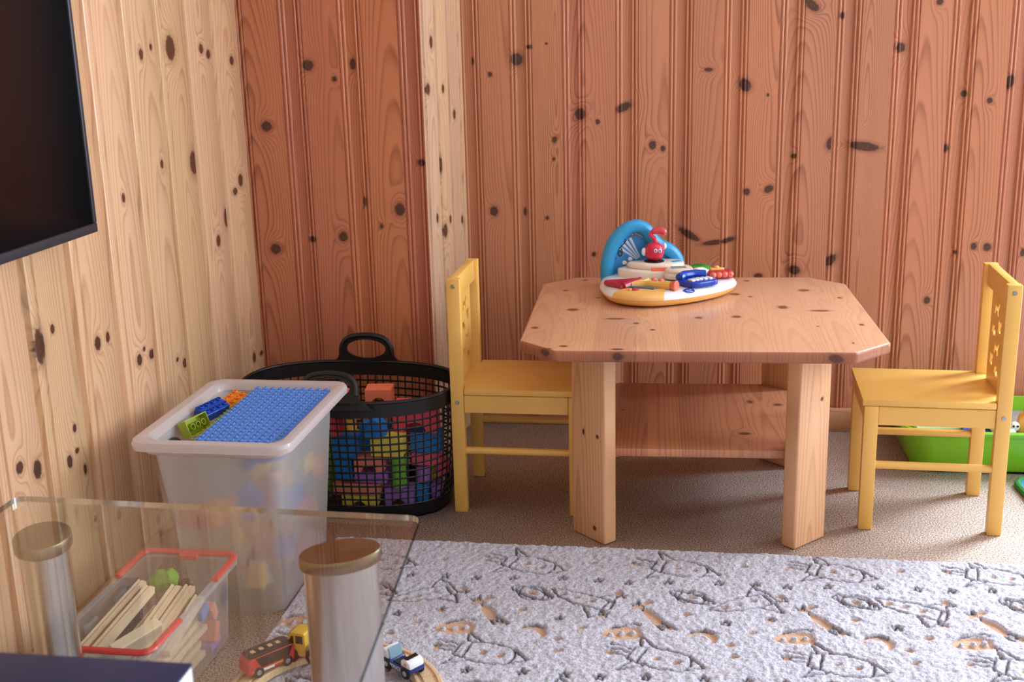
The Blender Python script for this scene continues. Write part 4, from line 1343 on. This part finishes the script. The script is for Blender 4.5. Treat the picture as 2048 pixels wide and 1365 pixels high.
# yellow truck
yel_toy = plastic('yellow_toy_paint', (238, 190, 58), .3)
trkk = thing('toy_truck', 'yellow toy truck with black windows beside the steel column', 'toy truck', (-.639, 1.688, TZ), math.radians(-10))
mb = MB(); mb.prism([(-.020, .010), (.040, .010), (.040, .018), (-.020, .018)], -.0165, .0165, Rx(PI / 2), .002, 1); mb.build('chassis', plastic('bare_toy_wood', (222, 180, 132), .5), trkk)
mb = MB(); mb.prism([(-.022, .016), (.020, .016), (.020, .050), (.017, .053), (-.006, .053), (-.010, .050), (-.015, .036), (-.022, .032)], -.016, .016, Rx(PI / 2), .0018, 2); mb.build('cab', yel_toy, trkk)
for s_ in (-1, 1):
    mb = MB(); mb.prism([(.003, .034), (.016, .034), (.016, .048), (.003, .048)], -.0005, .0005, T(0, s_ * .0161, 0) @ Rx(PI / 2)); mb.build('window', blk_toy, trkk)
    mb = MB(); mb.prism([(-.0105, .034), (-.001, .034), (-.001, .047), (-.005, .047)], -.0005, .0005, T(0, s_ * .0161, 0) @ Rx(PI / 2)); mb.build('window', blk_toy, trkk)
    for x in (-.008, .034):
        wheel(trkk, x, s_ * .0145, .012, .0145, .0075, s_)
mb = MB(); mb.box((-.0128, 0, .043), (.001, .024, .013), Ry(math.radians(20)), 0); mb.build('windscreen', blk_toy, trkk)
mb = MB(); mb.span((.020, -.014, .018), (.042, .014, .030), .002); mb.build('load_bed', plastic('grey_toy_bed', (168, 150, 128), .5), trkk)
# blue and white police car
blu_toy = plastic('blue_toy_paint', (28, 52, 122), .28)
wht_toy = plastic('white_toy_paint', (236, 236, 238), .3)
pol = thing('toy_police_car', 'blue and white open toy police car on the wooden toy road', 'toy car', (-.455, 1.667, TZ), math.radians(-36))
mb = MB(); mb.prism([(-.034, .006), (.030, .006), (.036, .010), (.037, .018), (.016, .018), (.013, .014), (-.012, .014), (-.014, .018), (-.035, .018), (-.036, .010)], -.016, .016, Rx(PI / 2), .002, 2); mb.build('body', blu_toy, pol)
mb = MB(); mb.prism([(.012, .0175), (.0365, .0175), (.034, .028), (.026, .032), (.012, .028)], -.0155, .0155, Rx(PI / 2), .0025, 2); mb.build('bonnet', wht_toy, pol)
mb = MB(); mb.prism([(-.035, .0175), (-.018, .0175), (-.020, .030), (-.031, .034), (-.034, .032)], -.0155, .0155, Rx(PI / 2), .002, 2); mb.build('tail', wht_toy, pol)
mb = MB(); mb.box((-.0185, 0, .0265), (.002, .027, .020), Ry(math.radians(-14)), .0008, 1); mb.build('windscreen', plastic('pale_blue_toy_glass', (130, 160, 172), .2), pol)
mb = MB(); mb.box((0, 0, .0145), (.024, .022, .004), None, .0008, 1); mb.build('seat_well', blk_toy, pol)
mb = MB(); mb.box((.0225, 0, .0312), (.010, .026, .0022), Ry(math.radians(10)), .001, 1); mb.build('dark_trim', blk_toy, pol)
for s_ in (-1, 1):
    for x in (-.023, .024):
        wheel(pol, x, s_ * .0150, .0085, .0098, .006, s_)
text_mesh('lettering', 'POLICE', .0085, wht_toy, pol, T(-.001, -.0163, .0105) @ Rx(PI / 2), .0002)
mb = MB(); mb.lathe([(.0034, 0), (.0034, .0004), (.002, .0006), (.0005, .0006)], T(.024, -.0156, .0235) @ Rx(PI / 2), 10); mb.build('badge', plastic('orange_toy_badge', (232, 150, 70), .4), pol)

# ------------------------------------------------------------------ lime tub with toys by the back wall, and a blue mat
lime_pl = plastic('lime_tub_plastic', (132, 196, 36), .32, .5)
LX, LY = .800, 2.835
lt = thing('lime_tub', 'low lime green toy tub on the carpet behind the right chair', 'toy tub', (LX, LY, 0))
mb = MB()
ou = [rrect(.245, .112, .05, .001, 7), rrect(.262, .124, .055, .006, 7), rrect(.270, .131, .058, .020, 7), rrect(.288, .141, .062, .096, 7), rrect(.296, .147, .064, .098, 7), rrect(.298, .149, .064, .106, 7), rrect(.293, .146, .063, .110, 7), rrect(.286, .139, .061, .109, 7), rrect(.267, .128, .057, .021, 7), rrect(.255, .118, .052, .008, 7)]
mb.loft(ou, True, True)
mb.build('body', lime_pl, lt)
GT = 'toys in the lime tub'
mb = MB(); mb.box((0, 0, 0), (.11, .08, .012), None, .002, 1)
o = mb.build('picture_book', plastic('pale_green_card', (186, 206, 150), .5)); o.matrix_world = T(.60, 2.80, .098) @ Rx(.25) @ Rz(.1)
tag(o, 'pale green booklet at the left end of the lime tub', 'booklet', GT)
mb = MB(); mb.box((0, 0, 0), (.07, .09, .014), None, .002, 1)
o = mb.build('picture_book', plastic('blue_card', (52, 84, 168), .45)); o.matrix_world = T(.695, 2.79, .097) @ Rx(.22) @ Rz(-.2)
tag(o, 'blue and white booklet in the lime tub right of the pale green one', 'booklet', GT)
mb = MB(); mb.box((0, 0, 0), (.05, .07, .010), None, .002, 1)
o = mb.build('picture_card', plastic('white_card', (232, 232, 236), .5)); o.matrix_world = T(.735, 2.745, .106) @ Rx(.15) @ Rz(.15)
tag(o, 'white card on top of the toys in the lime tub', 'card', GT)
t = thing('toy_panda', 'small white and black toy figure in the lime tub behind the chair leg', 'toy figure', (.765, 2.735, .105), 0, GT)
mb = MB(); mb.ball((0, 0, .006), (.012, .010, .012)); mb.build('body', wht_toy, t)
mb = MB(); mb.ball((-.004, -.009, .009), (.003, .002, .003), 8); mb.ball((.005, -.009, .009), (.003, .002, .003), 8); mb.build('eyes', blk_toy, t)
t = thing('toy_carriage', 'orange toy carriage carrying a pink-capped figure in the lime tub', 'toy car', (.825, 2.75, .085), -.2, GT)
mb = MB(); mb.prism([(-.045, 0), (.045, 0), (.050, .03), (.040, .050), (.020, .058), (-.030, .058), (-.046, .045), (-.050, .02)], -.022, .022, Rx(PI / 2), .006, 3); mb.build('body', plastic('orange_yellow_toy', (240, 180, 90), .35), t)
mb = MB(); mb.prism([(-.030, .010), (.018, .010), (.018, .036), (.008, .042), (-.022, .042), (-.032, .034)], -.002, .002, T(0, -.0225, 0) @ Rx(PI / 2), .001, 1); mb.build('window', plastic('pale_toy_window', (206, 190, 180), .3), t)
mb = MB(); mb.ball((-.008, -.026, .028), (.011, .006, .008), 12); mb.build('cap', plastic('pink_cap', (232, 78, 130), .4), t)
mb = MB(); mb.ball((-.006, -.026, .018), (.009, .005, .008), 12); mb.build('face', plastic('dark_toy_face', (50, 32, 34), .4), t)
mb = MB(); mb.ball((-.022, -.006, .060), (.016, .012, .010), 12); mb.build('roof_knob', red_toy, t)
mb = MB(); mb.loft([rrect(.19, .08, .04, .06, 5, (LX, LY)), rrect(.23, .10, .04, .085, 5, (LX, LY))], True, True)
o = mb.build('soft_toy', plastic('grey_plush', (150, 140, 134), .9, .1)); tag(o, 'layer of soft toys filling the bottom of the lime tub', 'soft toys'); o['kind'] = 'stuff'
mt, nt, b = new_mat('blue_terry')
tc = N(nt, 'ShaderNodeTexCoord')
no = N(nt, 'ShaderNodeTexNoise', {'Vector': tc.outputs['Object'], 'Scale': 240., 'Detail': 2.})
nt.links.new(mixc(nt, no.outputs[0], c4((30, 110, 190)), c4((80, 180, 232))), b.inputs['Base Color'])
b.inputs['Roughness'].default_value = .9
bump(nt, b, no.outputs[0], .8, .006)
mat_ = thing('floor_mat', 'blue terry mat with green piped edge at the right edge of the picture', 'mat', (1.045, 2.50, 0), math.radians(4))
P = rrect(.28, .185, .05, 0, 6)
mb = MB(); mb.loft([[Vector((p.x, p.y, .001)) for p in P], [Vector((p.x, p.y, .008)) for p in P], [Vector((p.x * .97, p.y * .95, .012)) for p in P]], True, True); mb.build('pile', mt, mat_)
mb = MB(); mb.tube([Vector((p.x, p.y, .0075)) for p in rrect(.283, .188, .052, 0, 6)], .0075, 8, closed=True); mb.build('piping', plastic('green_piping', (52, 130, 60), .7), mat_)

# ------------------------------------------------------------------ musical activity toy on the table
TX, TY, TZ0 = -.045, 2.665, .4412
toy = thing('activity_centre', 'baby activity toy with blue arch and coloured instruments on the pine table', 'activity toy', (TX, TY, TZ0))
cream = plastic('cream_toy_plastic', (246, 226, 206), .28, .5)
whitep = plastic('white_toy_plastic', (240, 236, 238), .25, .5)
yellowp = plastic('apricot_toy_plastic', (246, 188, 108), .3, .5)
bluep = plastic('sky_blue_toy_plastic', (44, 150, 204), .25, .5)
navyp = plastic('royal_blue_toy_plastic', (14, 66, 176), .2, .5)
berry = plastic('berry_red_toy_plastic', (182, 40, 66), .28, .5)
coral = plastic('coral_toy_plastic', (240, 116, 92), .3, .5)
amberp = plastic('amber_toy_plastic', (246, 186, 96), .3, .5)
greenp = plastic('green_toy_plastic', (56, 156, 60), .3, .5)
redp = plastic('note_red_plastic', (216, 44, 72), .22, .5)
base = [(-.150, -.060), (-.128, -.118), (-.085, -.152), (-.030, -.158), (.030, -.132), (.085, -.090), (.130, -.040), (.156, .018), (.150, .066), (.108, .106), (.030, .132), (-.060, .142), (-.122, .128), (-.152, .075), (-.158, .005)]
bs = [Vector((x, y, 0)) for x, y in base]
loop_ = catmull(bs, 5)
cen = Vector((0, -.01, 0))


def rg(k, z):
    return [Vector((cen.x + (p.x - cen.x) * k, cen.y + (p.y - cen.y) * k, z)) for p in loop_]


mb = MB(); mb.loft([rg(.86, .001), rg(.94, .004), rg(.985, .011), rg(1.0, .0165)], True, True); mb.build('lower_shell', yellowp, toy)
mb = MB(); mb.loft([rg(1.0, .0168), rg(1.0, .020), rg(.975, .0255), rg(.92, .0295), rg(.80, .032), rg(.5, .0335)], True, True); mb.build('upper_shell', whitep, toy)
TOPZ = .0322


def patch(name, poly, z0, z1, mat, bev=.0015, parent=toy):
    mb = MB()
    mb.prism([(p.x, p.y) for p in catmull([(x, y, 0) for x, y in poly], 4)], z0, z1, None, bev, 2)
    return mb.build(name, mat, parent)


# apricot control corner at the front left, with its buttons
mb = MB()
n0 = len(loop_)
idx = [i for i, p in enumerate(loop_) if p.y < -.02 and -.122 < p.x < -.002 and p.y < -.10]
idx.sort(key=lambda i: loop_[i].x)
o1 = [loop_[i] for i in idx]
wedge = lambda k, z, kk: [Vector((cen.x + (p.x - cen.x) * k, cen.y + (p.y - cen.y) * k, z)) for p in o1]
rings = [wedge(1.003, .0172, 0), wedge(1.003, .0205, 0), wedge(.979, .0268, 0), wedge(.925, .0308, 0), wedge(.80, .0335, 0), wedge(.66, .0345, 0)]
vs = [[mb.bm.verts.new(p) for p in r] for r in rings]
for A, B_ in zip(vs, vs[1:]):
    for i in range(len(A) - 1):
        f = mb.bm.faces.new((A[i], A[i + 1], B_[i + 1], B_[i])); f.smooth = True
mb.build('control_corner', yellowp, toy)
mb = MB(); mb.tube([(-.090, -.092, .0352), (-.068, -.100, .0355), (-.046, -.104, .0355), (-.028, -.112, .0352)], .006, 8, ry=.0025, up=(0, 0, 1)); mb.build('label_strip', plastic('teal_label', (62, 112, 128), .3), toy)
mb = MB(); mb.ball((-.070, -.118, .0340), (.009, .007, .004), 14); mb.build('power_button', red_toy, toy)
mb = MB(); mb.ball((-.081, -.117, .0338), (.006, .006, .0025), 10); mb.build('slide_switch', amberp, toy)
# the maker's oval on the front
Lm = T(.048, -.106, .0297) @ Rz(math.radians(34)) @ Rx(math.radians(22))
mb = MB(); mb.lathe([(.0125, 0), (.0125, .0006), (.011, .001), (.0004, .001)], Lm @ Matrix.Diagonal((1.15, .72, 1, 1)), 28); lg = mb.build('logo_plate', navyp, toy)
text_mesh('lettering', 'chicco', .0058, whitep, toy, Lm @ T(0, .0012, .0011), .0002)
mb = MB(); mb.box((0, -.0052, .0011), (.015, .0012, .0004), None, 0); lgl = mb.build('logo_line', whitep, toy); lgl.data.transform(Lm)

# blue arch: flattened tube, with a thin back panel inside
A_dir = Vector((.150, .055, 0)).normalized()
Lf, Rt = Vector((-.142, .060, .022)), Vector((.022, .112, .022))


def arch_pt(s, z):
    p = Lf.lerp(Rt, s)
    return Vector((p.x, p.y, z))


apts = [arch_pt(0, .0), arch_pt(-.02, .045), arch_pt(.02, .085), arch_pt(.12, .118), arch_pt(.27, .139), arch_pt(.42, .143), arch_pt(.54, .132), arch_pt(.62, .112), arch_pt(.72, .095), arch_pt(.88, .080), arch_pt(.98, .058), arch_pt(1.0, .028), arch_pt(1.0, .0)]
path = catmull([p + Vector((0, 0, .022)) * 0 for p in apts], 5, False)
perp = Vector((-A_dir.y, A_dir.x, 0))
mb = MB(); mb.tube([p + Vector((0, 0, .018)) * (1 if p.z < .03 else 1) - Vector((0, 0, .018 if p.z > .1 else .0)) if False else p for p in path], .017, 14, ry=.0135, up=tuple(perp)); arch = mb.build('arch', bluep, toy)
inner_ = [arch_pt(.06, .028), arch_pt(.06, .06), arch_pt(.12, .095), arch_pt(.27, .120), arch_pt(.42, .124), arch_pt(.52, .112), arch_pt(.62, .092), arch_pt(.78, .078), arch_pt(.92, .056), arch_pt(.94, .028)]
mb = MB()
mb.loft([[p + perp * .004 for p in inner_], [p - perp * .001 for p in inner_]], True, True)
mb.build('back_panel', plastic('deep_sky_panel', (54, 128, 190), .3), arch)
# pale rays and notes printed on the panel
mb = MB()
for k in range(4):
    x0_, z0_ = .50, .055
    ang = math.radians(116 + k * 9)
    L1 = .075
    for (aa, w0) in ((ang, .0),):
        pA = arch_pt(x0_ + .12 * math.cos(ang), z0_ + .016 * math.sin(ang))
        pB = arch_pt(x0_ + (L1 / .17) * math.cos(ang), z0_ + L1 * .92 * math.sin(ang))
        mb.tube([pA - perp * .0012, pB - perp * .0012], [.0012, .0038], 5, ry=.0004, up=tuple(perp))
mb.build('printed_rays', plastic('pale_ray_print', (196, 214, 236), .4), arch)
mb = MB()
sp = [arch_pt(.16 + .012 * math.cos(a) * (1 + a * .25), .083 + .0022 * math.sin(a) * (1 + a * .6)) - perp * .0016 for a in np.linspace(0, 9, 24)] + [arch_pt(.22, .105) - perp * .0016, arch_pt(.25, .112) - perp * .0016, arch_pt(.22, .115) - perp * .0016]
mb.tube(sp, .0014, 6, ry=.0005, up=tuple(perp)); mb.ball(tuple(arch_pt(.10, .070) - perp * .001), (.002, .001, .002), 8)
mb.build('printed_clef', blk_toy, arch)
mb = MB()
for (s_, z_, c_) in ((.22, .058, 0), (.30, .066, 0), (.34, .052, 1), (.26, .050, 1)):
    mb.ball(tuple(arch_pt(s_, z_) - perp * .0012), (.0075, .0012, .005), 10, mi=c_)
mb.build('printed_notes', [whitep, coral], arch)
# cream stage below the arch
stage = patch('stage', [(-.112, .030), (-.060, .000), (.010, .005), (.052, .040), (.050, .088), (.0, .110), (-.070, .088), (-.115, .060)], .030, .050, cream, .004)
patch('stage_top', [(-.092, .044), (-.050, .022), (.0, .028), (.034, .052), (.030, .084), (-.010, .098), (-.062, .082), (-.094, .062)], .049, .064, cream, .006)
mb = MB(); mb.box((-.020, .012, .052), (.038, .003, .013), Rz(math.radians(10)) @ Rx(math.radians(-35)), .001, 1); mb.build('stage_button', plastic('orange_toy_button', (236, 96, 62), .3), toy)
mb = MB(); mb.box((.018, .060, .0642), (.024, .014, .0012), Rz(math.radians(35)), .0004, 1); mb.build('stage_label', bluep, toy)
# red note figure
NX, NY = -.034, .058
mb = MB(); mb.lathe([(.024, 0), (.024, .0015), (.021, .003), (.006, .0035)], T(NX, NY, .064), 26); mb.build('turntable', blk_toy, toy)
mb = MB(); mb.ball((NX, NY, .088), (.0235, .022, .0235), 24, rot=Ry(.15)); nb_ = mb.build('note_ball', redp, toy)
mb = MB()
mb.tube(catmull([(NX + .002, NY, .105), (NX + .002, NY, .116), (NX - .006, NY, .124), (NX - .008, NY, .131), (NX + .004, NY, .137), (NX + .020, NY, .136), (NX + .022, NY, .128)], 5, False), [.005] * 6 + [.0055] * 12 + [.008] * 10 + [.0065] * 3, 10, ry=None)
mb.build('note_tail', plastic('note_pink_red', (222, 72, 86), .25), nb_)
mb = MB()
for dx in (.004, .014):
    mb.ball((NX + dx, NY - .0205, .093), (.0042, .003, .005), 12)
mb.build('eyes', whitep, nb_)
mb = MB()
for dx in (.0045, .0145):
    mb.ball((NX + dx, NY - .0232, .0932), (.002, .0012, .0026), 10)
mb.build('pupils', navyp, nb_)
mb = MB(); mb.ball((NX - .024, NY - .006, .088), (.006, .006, .010), 12); mb.build('hand', whitep, nb_)
mb = MB(); mb.ball((NX + .024, NY + .004, .100), (.005, .005, .008), 12); mb.build('hand', whitep, nb_)
# round cream drum with a grey label
mb = MB(); mb.lathe([(.030, 0), (.031, .008), (.028, .012), (.029, .018), (.026, .022), (.018, .024), (.0005, .0245)], T(.026, -.004, .038) @ Matrix.Diagonal((1.15, .9, 1, 1)), 30); dr = mb.build('drum', cream, toy)
mb = MB(); mb.box((.024, -.004, .0626), (.034, .022, .0012), Rz(.2), .0004, 1); mb.build('drum_label', plastic('grey_label', (148, 150, 148), .4), dr)
mb = MB(); mb.tube([(.055, -.022, .033), (.058, -.014, .046), (.066, .0, .052), (.078, .012, .050), (.088, .018, .044)], .010, 10); mb.build('white_horn', cream, toy)
# xylophone (berry red, front left)
mb = MB()
mb.tube([(-.140, -.055, .036), (-.098, -.102, .037)], .0065, 8)
mb.tube([(-.140, -.055, .036), (-.062, -.046, .040)], .0065, 8)
mb.tube([(-.098, -.102, .037), (-.062, -.046, .040)], .0085, 8)
mb.tube([(-.122, -.066, .037), (-.090, -.080, .039)], .0045, 8)
mb.tube([(-.108, -.057, .038), (-.080, -.066, .040)], .0045, 8)
mb.loft([[(-.138, -.056, .033), (-.098, -.100, .033), (-.064, -.047, .033)], [(-.138, -.056, .036), (-.098, -.100, .036), (-.064, -.047, .036)]], True, True)
mb.build('triangle_harp', berry, toy)
# trumpet (amber with coral bell)
mb = MB()
mb.tube(catmull([(-.082, -.080, .038), (-.060, -.068, .040), (-.044, -.052, .044)], 4, False), [.0065] * 5 + [.0045] * 4, 10)
mb.tube(catmull([(-.080, -.084, .037), (-.050, -.082, .039), (-.020, -.094, .040), (.008, -.104, .040)], 5, False), [.007] * 6 + [.0085] * 6 + [.010] * 4, 10)
tr_ = mb.build('trumpet', amberp, toy)
mb = MB(); mb.cyl((.006, -.104, .041), (.022, -.112, .041), .0085, .013, 14, bevel=.002); mb.build('bell', coral, tr_)
mb = MB(); mb.ball((-.030, -.076, .048), (.007, .007, .005), 10); mb.ball((-.014, -.082, .048), (.007, .007, .005), 10); mb.build('valve', coral, tr_)
# piano (royal blue with white keys)
Pm = T(.066, -.052, .034) @ Rz(math.radians(36))
mb = MB()
mb.prism([(p.x, p.y) for p in catmull([(-.042, .020, 0), (-.040, -.018, 0), (-.026, -.034, 0), (.026, -.034, 0), (.040, -.020, 0), (.042, .012, 0), (.020, .024, 0), (-.020, .028, 0)], 4)], 0, .012, Pm, .003, 2)
pi_ = mb.build('piano', navyp, toy)
mb = MB(); mb.tube([Pm @ Vector(p) for p in [(-.038, .016, .016), (-.020, .024, .019), (.012, .022, .019), (.032, .012, .017)]], .0095, 10); mb.build('lid', navyp, pi_)
for k in range(5):
    mb = MB(); mb.box((-.024 + k * .012, -.008 - .002 * abs(k - 2), .0135), (.0095, .018, .005), None, .0016, 2); kk = mb.build('key', whitep, pi_); kk.data.transform(Pm)
# accordion (berry / coral) behind the piano, right
Am = T(.118, .020, .034) @ Rz(math.radians(20))
mb = MB(); mb.box((0, 0, .008), (.062, .026, .018), Rx(.15), .005, 3); ac = mb.build('accordion', berry, toy); ac.data.transform(Am)
mb = MB()
for k in range(4):
    mb.ball((-.022 + k * .014, -.016, .010), (.008, .008, .007), 12)
kk = mb.build('bellows', coral, ac); kk.data.transform(Am)
mb = MB(); mb.box((-.004, .008, .019), (.034, .012, .006), None, .002, 2); mb.ball((-.004, .008, .023), (.006, .005, .004), 10); kk = mb.build('keys', amberp, ac); kk.data.transform(Am)
# green frog drum at the back right
mb = MB(); mb.ball((.072, .078, .040), (.034, .026, .013), 20); mb.tube([(.050, .052, .036), (.060, .058, .038)], .006, 8); gr = mb.build('shaker', greenp, toy)
mb = MB(); mb.ball((.072, .078, .048), (.020, .014, .007), 14); mb.build('shaker_top', plastic('dark_green_toy', (40, 122, 48), .35), gr)
